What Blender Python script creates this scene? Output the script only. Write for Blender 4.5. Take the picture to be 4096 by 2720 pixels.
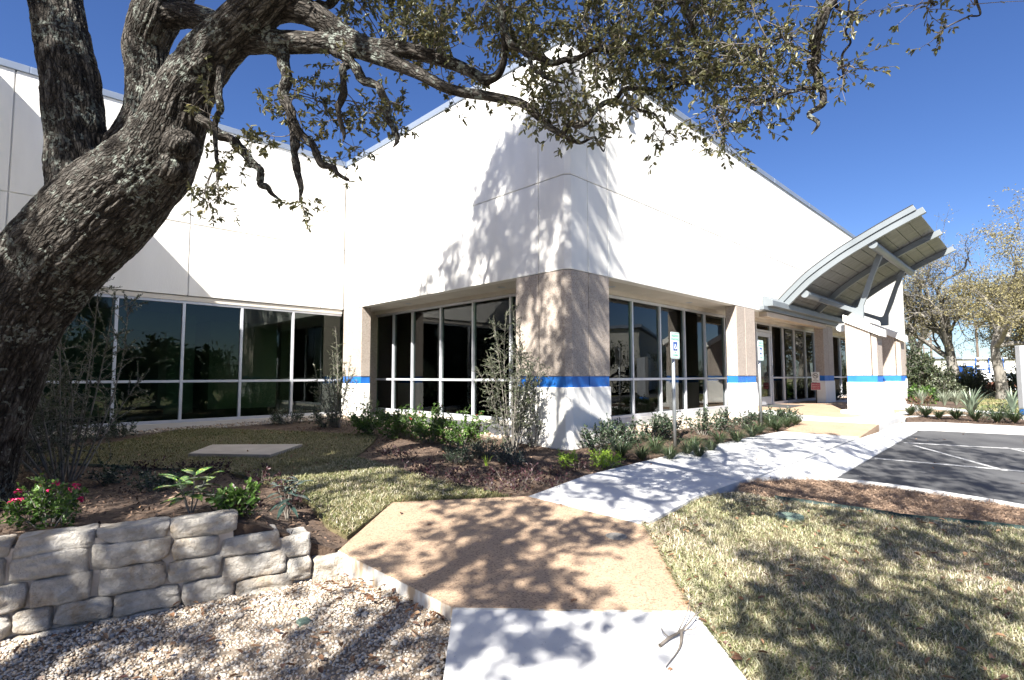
import bpy, bmesh, math, random
import numpy as np
from mathutils import Vector, Matrix
from mathutils.geometry import delaunay_2d_cdt

for o in list(bpy.data.objects):
    bpy.data.objects.remove(o)
rnd = random.Random(7)
rng = np.random.default_rng(7)
SC = bpy.context.scene
COL = SC.collection

# ------------------------------------------------------------------ camera
F_PX, W_PX, H_PX = 2120.37, 4096.0, 2720.0          # focal length in pixels of the 4096 px photograph
YAW, PITCH, ROLL = math.radians(45.371), math.radians(3.860), math.radians(-0.097)
CAM = np.array([-6.702, -5.468, 0.95])
_F = np.array([math.cos(YAW)*math.cos(PITCH), math.sin(YAW)*math.cos(PITCH), math.sin(PITCH)])
_R0 = np.array([math.sin(YAW), -math.cos(YAW), 0.0]); _U0 = np.cross(_R0, _F)
_R = _R0*math.cos(ROLL) + _U0*math.sin(ROLL); _U = np.cross(_R, _F)
cd = bpy.data.cameras.new('camera'); cam = bpy.data.objects.new('camera', cd); COL.objects.link(cam)
cd.sensor_width = 36.0; cd.lens = 36.0*F_PX/W_PX; cd.clip_start = 0.05; cd.clip_end = 3000
M = Matrix(((_R[0], _U[0], -_F[0], CAM[0]), (_R[1], _U[1], -_F[1], CAM[1]), (_R[2], _U[2], -_F[2], CAM[2]), (0, 0, 0, 1)))
cam.matrix_world = M
SC.camera = cam

# ------------------------------------------------------------------ sky, sun, exposure
SUN_DIR = np.array([1.0, 0.43, -1.03]); SUN_DIR /= np.linalg.norm(SUN_DIR)   # the way the light travels
SUN_EL = math.asin(-SUN_DIR[2])
wd = bpy.data.worlds.new('World'); SC.world = wd; wd.use_nodes = True
wn = wd.node_tree.nodes; wl = wd.node_tree.links; wn.clear()
sky = wn.new('ShaderNodeTexSky'); sky.sky_type = 'NISHITA'; sky.sun_disc = False
sky.sun_elevation = SUN_EL
sky.sun_rotation = math.atan2(-SUN_DIR[0], -SUN_DIR[1])
sky.altitude = 600; sky.air_density = 0.9; sky.dust_density = 0.8; sky.ozone_density = 4.0
bg = wn.new('ShaderNodeBackground'); bg.inputs[1].default_value = 0.051
wo = wn.new('ShaderNodeOutputWorld')
hs = wn.new('ShaderNodeHueSaturation'); hs.inputs['Saturation'].default_value = 1.16; hs.inputs['Hue'].default_value = .512
wl.new(sky.outputs[0], hs.inputs['Color']); wl.new(hs.outputs[0], bg.inputs[0]); wl.new(bg.outputs[0], wo.inputs[0])
sd = bpy.data.lights.new('sun', 'SUN'); sd.energy = 5.0; sd.angle = math.radians(0.53); sd.color = (1.0, 0.965, 0.905)
so = bpy.data.objects.new('sun', sd); COL.objects.link(so)
so.rotation_euler = Vector(SUN_DIR).to_track_quat('-Z', 'Y').to_euler()
so.location = (-20, -10, 30)
vs = SC.view_settings
vs.view_transform = 'Standard'; vs.look = 'None'; vs.exposure = 1.8; vs.gamma = 1.0; vs.use_curve_mapping = False
SC.cycles.max_bounces = 8; SC.cycles.transparent_max_bounces = 16; SC.cycles.diffuse_bounces = 3
SC.cycles.glossy_bounces = 4; SC.cycles.sample_clamp_indirect = 6
try:
    SC.cycles.use_denoising = True
except Exception:
    pass

# ------------------------------------------------------------------ measuring helpers
K = 4096.0/2361.0                       # photograph as viewed at 2361 px wide
def ray(u, v): return _F + _R*((u*K - W_PX/2)/F_PX) + _U*((H_PX/2 - v*K)/F_PX)
def at(u, v, d): return CAM + ray(u, v)*d
def sstep(a, b, t):
    t = min(1.0, max(0.0, (t-a)/(b-a))); return t*t*(3-2*t)
def plane(x, y): return -.25 + .02*max(min(x, 12.0), -14) + (.06*max(y, -12) if y < 0 else .02*min(y, 14))
def grd(x, y): return plane(x, y) + .36*sstep(4.5, 5.5, -x)*sstep(-2.5, 1.2, -y)
def G(u, v, fn=grd, off=0.0):
    r = ray(u, v); z = -.3
    for i in range(40):
        P = CAM + r*((z-CAM[2])/r[2]); z = .5*z + .5*(fn(P[0], P[1])+off)
    return P
def GX(u, v, fn=grd): p = G(u, v, fn); return (float(p[0]), float(p[1]))

# ------------------------------------------------------------------ materials
def _nt(name):
    m = bpy.data.materials.new(name); m.use_nodes = True
    nt = m.node_tree; nt.nodes.clear()
    out = nt.nodes.new('ShaderNodeOutputMaterial'); b = nt.nodes.new('ShaderNodeBsdfPrincipled')
    nt.links.new(b.outputs[0], out.inputs[0])
    return m, nt, b, out
def N(nt, t, **kw):
    n = nt.nodes.new(t)
    for k, v in kw.items(): setattr(n, k, v)
    return n
def ramp(nt, stops):
    r = nt.nodes.new('ShaderNodeValToRGB'); e = r.color_ramp.elements
    while len(e) < len(stops): e.new(0.5)
    for el, (p, c) in zip(e, stops): el.position = p; el.color = (*c, 1)
    return r
def coords(nt, scale=(1, 1, 1), kind='Object'):
    tc = nt.nodes.new('ShaderNodeTexCoord'); mp = nt.nodes.new('ShaderNodeMapping')
    mp.inputs['Scale'].default_value = scale
    nt.links.new(tc.outputs[kind], mp.inputs[0]); return mp.outputs[0]
def noise(nt, vec, scale, detail=4, rough=.55, dist=0.0):
    n = nt.nodes.new('ShaderNodeTexNoise'); n.inputs['Scale'].default_value = scale; n.inputs['Detail'].default_value = detail
    n.inputs['Roughness'].default_value = rough; n.inputs['Distortion'].default_value = dist
    nt.links.new(vec, n.inputs['Vector']); return n.outputs['Fac']
def vor(nt, vec, scale, feature='F1', out='Distance'):
    n = nt.nodes.new('ShaderNodeTexVoronoi'); n.feature = feature; n.inputs['Scale'].default_value = scale
    nt.links.new(vec, n.inputs['Vector']); return n.outputs[out]
def mixc(nt, fac, a, b, typ='MIX'):
    n = nt.nodes.new('ShaderNodeMixRGB'); n.blend_type = typ
    for i, x in ((0, fac), (1, a), (2, b)):
        if isinstance(x, (int, float)): n.inputs[i].default_value = x
        elif isinstance(x, tuple): n.inputs[i].default_value = (*x, 1)
        else: nt.links.new(x, n.inputs[i])
    return n.outputs[0]
def bump(nt, b, h, strength, dist):
    n = nt.nodes.new('ShaderNodeBump'); n.inputs['Strength'].default_value = strength; n.inputs['Distance'].default_value = dist
    nt.links.new(h, n.inputs['Height']); nt.links.new(n.outputs[0], b.inputs['Normal']); return n
def mat(name, c1, c2=None, scale=3.0, rough=.7, metal=0.0, bstr=0.0, bscale=60, bdist=.004, stretch=(1, 1, 1), lo=.35, hi=.65, detail=5, c3=None, s3=40, spec=None, p3=(.62, .7)):
    m, nt, b, out = _nt(name)
    b.inputs['Roughness'].default_value = rough; b.inputs['Metallic'].default_value = metal
    if spec is not None: b.inputs['Specular IOR Level'].default_value = spec
    v = coords(nt, stretch)
    if c2 is None: b.inputs['Base Color'].default_value = (*c1, 1)
    else:
        r = ramp(nt, [(lo, c1), (hi, c2)]); nt.links.new(noise(nt, v, scale, detail), r.inputs[0]); colr = r.outputs[0]
        if c3 is not None:
            r3 = ramp(nt, [(p3[0], (0, 0, 0)), (p3[1], (1, 1, 1))]); nt.links.new(noise(nt, v, s3, 2), r3.inputs[0])
            colr = mixc(nt, r3.outputs[0], colr, c3)
        nt.links.new(colr, b.inputs['Base Color'])
    if bstr: bump(nt, b, noise(nt, v, bscale, 5, .6), bstr, bdist)
    return m
MT = {}
MT['white'] = mat('white_paint', (.75, .72, .655), (.86, .835, .775), 1.4, .75, bstr=.35, bscale=45, bdist=.006, stretch=(1, 1, .22), lo=.28, hi=.6, detail=8)
MT['cream'] = mat('cream_paint', (.60, .55, .47), (.68, .63, .55), 1.5, .75, bstr=.2, bscale=60, bdist=.003)
MT['tan'] = mat('tan_paint', (.46, .37, .27), (.52, .43, .33), 1.5, .8, bstr=.25, bscale=60, bdist=.004)
MT['blue'] = mat('blue_paint', (.012, .13, .47), (.018, .165, .55), 4, .55, bstr=.2, bscale=50, bdist=.004)
MT['frame'] = mat('white_aluminium', (.56, .57, .60), (.64, .65, .68), 3, .38, .35)
MT['coping'] = mat('coping_metal', (.26, .30, .36), (.32, .36, .42), .8, .42, .5, bstr=.1, bscale=3, bdist=.01)
MT['steel'] = mat('canopy_paint', (.165, .185, .195), (.195, .215, .225), 1.5, .45, .15)
MT['deck'] = mat('galvanised_deck', (.10, .104, .11), (.20, .205, .215), 2.2, .45, .35, stretch=(6, 1, 1), lo=.3, hi=.7)
MT['galv'] = mat('galvanised_post', (.38, .40, .41), (.52, .54, .55), 14, .42, .7, stretch=(1, 1, .15))
MT['dark'] = mat('dark_metal', (.025, .025, .028), None, rough=.5)
MT['lightgrey'] = mat('fixture_paint', (.52, .55, .58), None, rough=.4, metal=.2)
MT['signwhite'] = mat('sign_white', (.74, .76, .75), None, rough=.35)
MT['signgreen'] = mat('sign_green', (.06, .33, .20), None, rough=.4)
MT['signblue'] = mat('sign_blue', (.025, .09, .33), None, rough=.4)
MT['signred'] = mat('sign_red', (.34, .02, .045), None, rough=.4)
MT['signblack'] = mat('sign_black', (.03, .03, .03), None, rough=.5)
MT['concrete'] = mat('pale_concrete', (.47, .465, .455), (.58, .575, .56), 1.6, .85, bstr=.4, bscale=120, bdist=.003, c3=(.34, .33, .32), s3=55, p3=(.68, .76))
MT['kerb'] = mat('kerb_concrete', (.50, .485, .45), (.60, .585, .55), 2.5, .85, bstr=.4, bscale=90, bdist=.004, c3=(.36, .34, .31), s3=22, p3=(.64, .76))
MT['line'] = mat('road_paint', (.30, .30, .295), (.46, .46, .45), 12, .8, c3=(.09, .09, .09), s3=45, p3=(.54, .64))
MT['terrain'] = mat('soil', (.09, .065, .045), (.14, .10, .07), 2, .95)
MT['pad'] = mat('pad_concrete', (.36, .31, .26), (.44, .39, .33), 3, .9, bstr=.4, bscale=80, bdist=.004)
MT['mortar'] = mat('mortar', (.46, .39, .32), (.56, .49, .41), 8, .95, bstr=.6, bscale=50, bdist=.01)
MT['edging'] = mat('green_edging', (.01, .032, .026), None, rough=.6)
MT['greenlid'] = mat('green_lid', (.10, .15, .12), (.14, .19, .155), 20, .7)
MT['roof'] = mat('roof_gravel', (.35, .34, .32), (.45, .44, .42), 5, .9)
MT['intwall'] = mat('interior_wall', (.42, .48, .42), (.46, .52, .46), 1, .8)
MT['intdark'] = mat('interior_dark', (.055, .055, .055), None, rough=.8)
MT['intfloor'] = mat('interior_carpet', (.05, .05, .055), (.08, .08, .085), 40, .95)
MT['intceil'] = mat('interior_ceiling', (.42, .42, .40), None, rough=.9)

MT['slabside'] = mat('slab_side', (.44, .33, .22), (.60, .58, .54), 9, .9, bstr=.5, bscale=60, bdist=.006, stretch=(1, 1, .25), lo=.42, hi=.55)
def asphalt():
    m, nt, b, out = _nt('asphalt'); v = coords(nt)
    r = ramp(nt, [(.3, (.042, .042, .044)), (.7, (.075, .075, .076))]); nt.links.new(noise(nt, v, 1.3, 6), r.inputs[0])
    r2 = ramp(nt, [(.0, (.4, .4, .4)), (.5, (1, 1, 1)), (1, (1.8, 1.8, 1.8))]); nt.links.new(noise(nt, v, 110, 3), r2.inputs[0])
    nt.links.new(mixc(nt, .8, r.outputs[0], r2.outputs[0], 'MULTIPLY'), b.inputs['Base Color'])
    b.inputs['Roughness'].default_value = .85; bump(nt, b, noise(nt, v, 140, 3), .7, .006); return m
MT['asphalt'] = asphalt()
def aggregate(name, base, base2, sp, k=1.0):
    m, nt, b, out = _nt(name); v = coords(nt)
    r = ramp(nt, [(.3, base), (.7, base2)]); nt.links.new(noise(nt, v, 1.5, 5), r.inputs[0])
    n = N(nt, 'ShaderNodeTexVoronoi'); n.inputs['Scale'].default_value = sp; nt.links.new(v, n.inputs['Vector'])
    sep = N(nt, 'ShaderNodeSeparateColor'); nt.links.new(n.outputs['Color'], sep.inputs[0])
    r2 = ramp(nt, [(0, (.45, .40, .36)), (.25, (.85, .82, .8)), (.6, (1, 1, 1)), (.92, (1.12, 1.08, 1.02)), (1, (1.35, 1.3, 1.2))]); nt.links.new(sep.outputs[0], r2.inputs[0])
    nt.links.new(mixc(nt, k, r.outputs[0], r2.outputs[0], 'MULTIPLY'), b.inputs['Base Color'])
    b.inputs['Roughness'].default_value = .85
    bump(nt, b, n.outputs['Distance'], .6, .006); return m
MT['agg'] = aggregate('exposed_aggregate', (.37, .315, .265), (.43, .37, .315), 60, .6)
MT['beige'] = aggregate('tan_aggregate_paving', (.325, .228, .152), (.385, .278, .188), 90, .8)
def glass(name, tint, ior, wob):
    m = bpy.data.materials.new(name); m.use_nodes = True; nt = m.node_tree; nt.nodes.clear()
    out = nt.nodes.new('ShaderNodeOutputMaterial'); tr = nt.nodes.new('ShaderNodeBsdfTransparent'); gl = nt.nodes.new('ShaderNodeBsdfGlossy')
    tr.inputs[0].default_value = (*tint, 1); gl.inputs['Roughness'].default_value = 0.0; gl.inputs[0].default_value = (.93, .96, .97, 1)
    fr = nt.nodes.new('ShaderNodeFresnel'); fr.inputs['IOR'].default_value = ior
    mx = nt.nodes.new('ShaderNodeMixShader'); v = coords(nt)
    bp = nt.nodes.new('ShaderNodeBump'); bp.inputs['Strength'].default_value = wob; bp.inputs['Distance'].default_value = .01
    nt.links.new(noise(nt, v, 1.3, 2, .4), bp.inputs['Height']); nt.links.new(bp.outputs[0], gl.inputs['Normal'])
    nt.links.new(fr.outputs[0], mx.inputs[0]); nt.links.new(tr.outputs[0], mx.inputs[1]); nt.links.new(gl.outputs[0], mx.inputs[2])
    nt.links.new(mx.outputs[0], out.inputs[0]); return m
MT['glass'] = glass('tinted_glass', (.42, .52, .46), 1.46, .09)
def leafmat(name, stops, trans=.3, rough=.45, patch=None):
    m, nt, b, out = _nt(name)
    ge = N(nt, 'ShaderNodeNewGeometry'); r = ramp(nt, stops)
    nt.links.new(ge.outputs['Random Per Island'], r.inputs[0]); c = r.outputs[0]
    if patch:
        r2 = ramp(nt, [(.38, (0, 0, 0)), (.62, (1, 1, 1))]); nt.links.new(noise(nt, coords(nt), patch[1], 3), r2.inputs[0])
        c = mixc(nt, r2.outputs[0], c, mixc(nt, 1.0, c, patch[0], 'MULTIPLY'))
    nt.links.new(c, b.inputs['Base Color']); b.inputs['Roughness'].default_value = rough
    if trans:
        t = N(nt, 'ShaderNodeBsdfTranslucent'); nt.links.new(c, t.inputs[0]); mx = N(nt, 'ShaderNodeMixShader'); mx.inputs[0].default_value = trans
        nt.links.new(b.outputs[0], mx.inputs[1]); nt.links.new(t.outputs[0], mx.inputs[2]); nt.links.new(mx.outputs[0], out.inputs[0])
    return m
MT['oakleaf'] = leafmat('oak_leaf', [(0, (.060, .066, .026)), (.45, (.095, .098, .042)), (.8, (.145, .138, .062)), (.95, (.22, .20, .085)), (1, (.32, .27, .11))], .38, .40)
MT['yauponleaf'] = leafmat('yaupon_leaf', [(0, (.045, .06, .03)), (.6, (.085, .10, .055)), (1, (.15, .16, .095))], .2, .38)
MT['hollyleaf'] = leafmat('holly_leaf', [(0, (.02, .04, .022)), (.6, (.04, .065, .035)), (1, (.09, .115, .06))], .15, .35)
MT['greenleaf'] = leafmat('fresh_leaf', [(0, (.04, .09, .015)), (.6, (.075, .15, .025)), (1, (.14, .22, .05))], .3, .4)
MT['limeleaf'] = leafmat('lime_leaf', [(0, (.20, .34, .02)), (.6, (.30, .46, .04)), (1, (.42, .55, .08))], .35, .45)
MT['purpleleaf'] = leafmat('purple_leaf', [(0, (.028, .012, .014)), (.6, (.055, .02, .025)), (1, (.10, .045, .045))], .2, .45)
MT['darkleaf'] = leafmat('dark_leaf', [(0, (.018, .035, .03)), (.6, (.03, .05, .042)), (1, (.05, .075, .06))], .15, .35)
MT['liriope'] = leafmat('liriope_blade', [(0, (.025, .045, .02)), (.6, (.045, .07, .03)), (1, (.10, .12, .05))], .15, .4)
MT['yucca'] = leafmat('yucca_blade', [(0, (.14, .19, .13)), (.6, (.20, .26, .18)), (1, (.30, .35, .25))], .15, .45)
MT['silver'] = leafmat('silver_grass_blade', [(0, (.22, .26, .19)), (1, (.36, .38, .28))], .2, .5)
MT['nandina'] = leafmat('nandina_leaf', [(0, (.10, .05, .03)), (.5, (.16, .10, .05)), (1, (.25, .10, .06))], .25, .45)
MT['budleaf'] = leafmat('spring_leaf', [(0, (.17, .15, .07)), (.5, (.26, .225, .10)), (1, (.38, .33, .16))], .35, .55)
MT['farleaf'] = leafmat('evergreen_leaf', [(0, (.025, .04, .02)), (.6, (.05, .07, .03)), (1, (.10, .12, .05))], .2, .5)
MT['flower'] = mat('pink_petal', (.62, .02, .12), None, rough=.5)
MT['redflower'] = mat('red_petal', (.45, .02, .04), None, rough=.5)
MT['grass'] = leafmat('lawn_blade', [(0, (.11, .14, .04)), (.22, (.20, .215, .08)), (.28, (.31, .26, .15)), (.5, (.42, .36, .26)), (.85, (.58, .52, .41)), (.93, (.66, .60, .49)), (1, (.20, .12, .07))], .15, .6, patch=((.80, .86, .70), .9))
MT['shadegrass'] = leafmat('courtyard_blade', [(0, (.07, .09, .022)), (.3, (.12, .13, .04)), (.7, (.22, .18, .08)), (1, (.30, .25, .13))], .2, .6, patch=((.7, .8, .6), 1.1))  # darker, greener copy of the lawn blades; courtyard shade is put into the colour
MT['fargrass'] = mat('far_lawn', (.09, .15, .03), (.30, .25, .13), .35, .95, lo=.35, hi=.6, bstr=.5, bscale=30, bdist=.03)
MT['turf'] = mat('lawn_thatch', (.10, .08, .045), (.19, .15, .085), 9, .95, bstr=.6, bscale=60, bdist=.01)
MT['shadeturf'] = mat('courtyard_thatch', (.085, .075, .03), (.14, .115, .055), 6, .95, bstr=.6, bscale=60, bdist=.01)  # darker copy of the lawn thatch, with the courtyard's shade in its colour
MT['mulch'] = mat('bark_mulch_bed', (.05, .03, .02), (.11, .072, .047), 9, .95, bstr=.8, bscale=50, bdist=.02)
MT['mulchchip'] = leafmat('bark_chip', [(0, (.035, .020, .013)), (.5, (.085, .052, .033)), (.9, (.16, .10, .065)), (1, (.34, .24, .16))], 0, .9)
MT['redmulch'] = mat('shredded_mulch_bed', (.19, .125, .08), (.27, .185, .125), 9, .95, bstr=.8, bscale=70, bdist=.015)
MT['redchip'] = leafmat('shredded_chip', [(0, (.13, .085, .055)), (.5, (.27, .18, .12)), (1, (.42, .30, .21))], 0, .9)
MT['gravelbed'] = mat('gravel_bed', (.16, .125, .09), (.26, .21, .16), 30, .95, bstr=.8, bscale=60, bdist=.02)
MT['pebble'] = leafmat('river_pebble', [(0, (.20, .14, .09)), (.12, (.31, .235, .165)), (.4, (.42, .35, .27)), (.68, (.48, .43, .36)), (.85, (.38, .36, .335)), (.96, (.54, .50, .44)), (1, (.25, .13, .07))], 0, .75)
MT['dryleaf'] = leafmat('dry_leaf', [(0, (.10, .045, .025)), (.4, (.22, .115, .06)), (.8, (.36, .22, .12)), (1, (.08, .03, .03))], .15, .6)
MT['twig'] = mat('bare_twig', (.09, .075, .06), (.16, .14, .12), 20, .9)
MT['greystem'] = mat('grey_stem', (.13, .115, .095), (.24, .22, .19), 15, .9, bstr=.4, bscale=80, bdist=.004)
MT['fartwig'] = mat('far_branch', (.10, .09, .075), (.20, .185, .16), 6, .9)
MT['farbark'] = mat('far_bark', (.14, .125, .105), (.26, .24, .21), 5, .95, bstr=.8, bscale=12, bdist=.04, stretch=(1, 1, .3))
def stone():
    m, nt, b, out = _nt('limestone'); v = coords(nt)
    r = ramp(nt, [(.25, (.40, .35, .28)), (.42, (.58, .53, .46)), (.75, (.68, .645, .58))]); nt.links.new(noise(nt, v, 5, 7, .62), r.inputs[0])
    r2 = ramp(nt, [(.50, (0, 0, 0)), (.70, (1, 1, 1))]); nt.links.new(noise(nt, v, 4.2, 6, .65, .6), r2.inputs[0])
    c = mixc(nt, r2.outputs[0], r.outputs[0], (.44, .33, .21))
    r3 = ramp(nt, [(.42, (1, 1, 1)), (.64, (.5, .5, .48))]); nt.links.new(noise(nt, v, 13, 7, .7), r3.inputs[0])
    nt.links.new(mixc(nt, .6, c, r3.outputs[0], 'MULTIPLY'), b.inputs['Base Color'])
    b.inputs['Roughness'].default_value = .92; bump(nt, b, noise(nt, v, 30, 9, .7), 1.0, .05); return m
MT['stone'] = stone()
def bark():
    m, nt, b, out = _nt('oak_bark')
    a = N(nt, 'ShaderNodeAttribute', attribute_name='bk'); v = a.outputs['Vector']
    r = ramp(nt, [(.22, (.012, .010, .008)), (.38, (.04, .034, .028)), (.58, (.082, .072, .062)), (.8, (.15, .138, .122))])
    d = N(nt, 'ShaderNodeAttribute', attribute_name='bh')
    mp = N(nt, 'ShaderNodeMapping'); nt.links.new(v, mp.inputs[0]); mp.inputs['Scale'].default_value = (1, 1, .22)
    n1 = noise(nt, mp.outputs[0], 55, 6, .66)
    mx = mixc(nt, .4, d.outputs['Fac'], n1); nt.links.new(mx, r.inputs[0])
    md_ = N(nt, 'ShaderNodeVectorMath', operation='MULTIPLY_ADD'); wv = N(nt, 'ShaderNodeTexNoise'); wv.inputs['Scale'].default_value = 14; nt.links.new(v, wv.inputs['Vector'])
    nt.links.new(wv.outputs['Color'], md_.inputs[0]); md_.inputs[1].default_value = (.035, .035, .06); nt.links.new(v, md_.inputs[2])
    mp2 = N(nt, 'ShaderNodeMapping'); nt.links.new(md_.outputs[0], mp2.inputs[0]); mp2.inputs['Scale'].default_value = (1, 1, .30)
    ve = N(nt, 'ShaderNodeTexVoronoi'); ve.feature = 'DISTANCE_TO_EDGE'; ve.inputs['Scale'].default_value = 42; nt.links.new(mp2.outputs[0], ve.inputs['Vector'])
    rc = ramp(nt, [(.0, (0, 0, 0)), (.16, (.7, .7, .7)), (.4, (1, 1, 1))]); nt.links.new(ve.outputs['Distance'], rc.inputs[0])
    hb = mixc(nt, .45, rc.outputs[0], n1)
    # lichen
    v2 = coords(nt)
    l1 = ramp(nt, [(.50, (0, 0, 0)), (.60, (1, 1, 1))]); nt.links.new(noise(nt, v2, 2.6, 3), l1.inputs[0])
    l2 = ramp(nt, [(.52, (0, 0, 0)), (.57, (1, 1, 1))]); nt.links.new(noise(nt, v2, 26, 4, .6), l2.inputs[0])
    lm = mixc(nt, 1.0, l1.outputs[0], l2.outputs[0], 'MULTIPLY')
    l3 = ramp(nt, [(.64, (0, 0, 0)), (.68, (1, 1, 1))]); nt.links.new(noise(nt, v2, 17, 3, .5), l3.inputs[0])
    lm2 = mixc(nt, 1.0, lm, l3.outputs[0], 'ADD')
    c = mixc(nt, lm2, mixc(nt, .55, r.outputs[0], rc.outputs[0], 'MULTIPLY'), (.175, .19, .165))
    nt.links.new(c, b.inputs['Base Color']); b.inputs['Roughness'].default_value = .95
    b.inputs['Specular IOR Level'].default_value = .2
    bump(nt, b, hb, 1.0, .03); return m
MT['bark'] = bark()
def lampmat():
    m, nt, b, out = _nt('ceiling_light'); b.inputs['Emission Color'].default_value = (.85, 1.0, .62, 1); b.inputs['Emission Strength'].default_value = 3.5; return m
MT['lamp'] = lampmat()
MT['siding'] = mat('ribbed_siding', (.50, .48, .42), (.56, .54, .48), 2, .6, .1)
MT['truckblue'] = mat('truck_blue', (.02, .09, .33), None, rough=.35)
MT['truckwhite'] = mat('truck_white', (.72, .73, .74), None, rough=.4)
MT['tyre'] = mat('tyre_rubber', (.02, .02, .02), None, rough=.85)
MT['brickred'] = mat('low_brick_wall', (.22, .10, .07), (.28, .13, .09), 12, .9)
MT['pole'] = mat('pole_wood', (.10, .075, .06), (.15, .115, .09), 6, .9)
MT['signgrey'] = mat('monument_grey', (.30, .31, .32), (.34, .35, .36), 2, .6, bstr=.2, bscale=80, bdist=.003)
MT['numeral'] = mat('numeral_metal', (.42, .46, .52), None, rough=.3, metal=.8)
MT['carwhite'] = mat('car_paint_white', (.66, .68, .70), None, rough=.25)
MT['carglass'] = mat('car_glass', (.03, .04, .05), None, rough=.1)

# ------------------------------------------------------------------ object helpers
LOC = {}
def link(o, parent=None):
    COL.objects.link(o)
    if parent is not None: o.parent = parent
    return o
def thing(name, label, cat, loc=(0, 0, 0), group=None, kind=None):
    o = bpy.data.objects.new(name, None); COL.objects.link(o); o.location = loc; o.empty_display_size = .2
    o['label'] = label; o['category'] = cat
    if group: o['group'] = group
    if kind: o['kind'] = kind
    LOC[o.name] = np.array(loc, float); return o
def tag(o, label, cat=None, group=None, kind=None):
    o['label'] = label
    if cat: o['category'] = cat
    if group: o['group'] = group
    if kind: o['kind'] = kind
    return o
def off(parent):
    if parent is None: return np.zeros(3)
    while parent.parent is not None: parent = parent.parent
    return LOC.get(parent.name, np.zeros(3))
def np_mesh(name, V, Fs, smooth=False):
    """V (n,3); Fs a list of int arrays (m,k)"""
    me = bpy.data.meshes.new(name); V = np.asarray(V, np.float32)
    Fs = [np.asarray(f, np.int32) for f in (Fs if isinstance(Fs, list) else [Fs]) if len(f)]
    me.vertices.add(len(V)); me.vertices.foreach_set('co', V.ravel())
    lv = np.concatenate([f.ravel() for f in Fs]); tot = np.concatenate([np.full(len(f), f.shape[1], np.int32) for f in Fs])
    st = np.concatenate([[0], np.cumsum(tot)[:-1]]).astype(np.int32)
    me.loops.add(len(lv)); me.loops.foreach_set('vertex_index', lv)
    me.polygons.add(len(tot)); me.polygons.foreach_set('loop_start', st); me.polygons.foreach_set('loop_total', tot)
    if smooth: me.polygons.foreach_set('use_smooth', np.ones(len(tot), bool))
    me.update(calc_edges=True); me.validate(); return me
def add(name, me, m, parent=None, kind=None):
    o = bpy.data.objects.new(name, me); link(o, parent)
    if m is not None: me.materials.append(MT[m] if isinstance(m, str) else m)
    if kind: o['kind'] = kind
    return o
def put(name, V, Fs, m, parent=None, smooth=False, kind=None):
    return add(name, np_mesh(name, np.asarray(V, float)-off(parent), Fs, smooth), m, parent, kind)
class MB:
    """collects polygons in world coordinates"""
    def __init__(s): s.v = []; s.f = []
    def poly(s, pts, faces):
        b = len(s.v); s.v += [tuple(map(float, p)) for p in pts]; s.f += [[i+b for i in f] for f in faces]; return s
    def box(s, x0, x1, y0, y1, z0, z1):
        return s.poly([(x0, y0, z0), (x1, y0, z0), (x1, y1, z0), (x0, y1, z0), (x0, y0, z1), (x1, y0, z1), (x1, y1, z1), (x0, y1, z1)],
                      [(0, 3, 2, 1), (4, 5, 6, 7), (0, 1, 5, 4), (1, 2, 6, 5), (2, 3, 7, 6), (3, 0, 4, 7)])
    def prism(s, pts, axis, a, b):
        """closed 2-D outline extruded along an axis ('x','y','z')"""
        n = len(pts)
        def P(q, t): return {'z': (q[0], q[1], t), 'x': (t, q[0], q[1]), 'y': (q[0], t, q[1])}[axis]
        return s.poly([P(q, a) for q in pts]+[P(q, b) for q in pts],
                      [list(range(n))[::-1], list(range(n, 2*n))]+[(i, (i+1) % n, (i+1) % n+n, i+n) for i in range(n)])
    def tube(s, pts, rads, n=10, cap=True):
        V, Fq, Fc = tube_np([(np.array(pts, float), np.array(rads, float))], n)
        b = len(s.v); s.v += [tuple(p) for p in V]; s.f += [[i+b for i in f] for f in Fq.tolist()]
        if cap:
            k = len(pts); s.f += [[b+i for i in range(n)][::-1], [b+(k-1)*n+i for i in range(n)]]
        return s
    def obj(s, name, m, parent=None, bevel=0.0, smooth=False, kind=None, fixn=True):
        me = bpy.data.meshes.new(name); o3 = off(parent)
        me.from_pydata([(p[0]-o3[0], p[1]-o3[1], p[2]-o3[2]) for p in s.v], [], s.f)
        bm = bmesh.new(); bm.from_mesh(me)
        if fixn: bmesh.ops.recalc_face_normals(bm, faces=bm.faces)
        if bevel:
            bmesh.ops.bevel(bm, geom=[e for e in bm.edges if e.calc_face_angle(0) > .5], offset=bevel, segments=2, affect='EDGES', profile=.6)
        if smooth:
            for f in bm.faces: f.smooth = True
        bm.to_mesh(me); bm.free(); me.update()
        return add(name, me, m, parent, kind)
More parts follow.
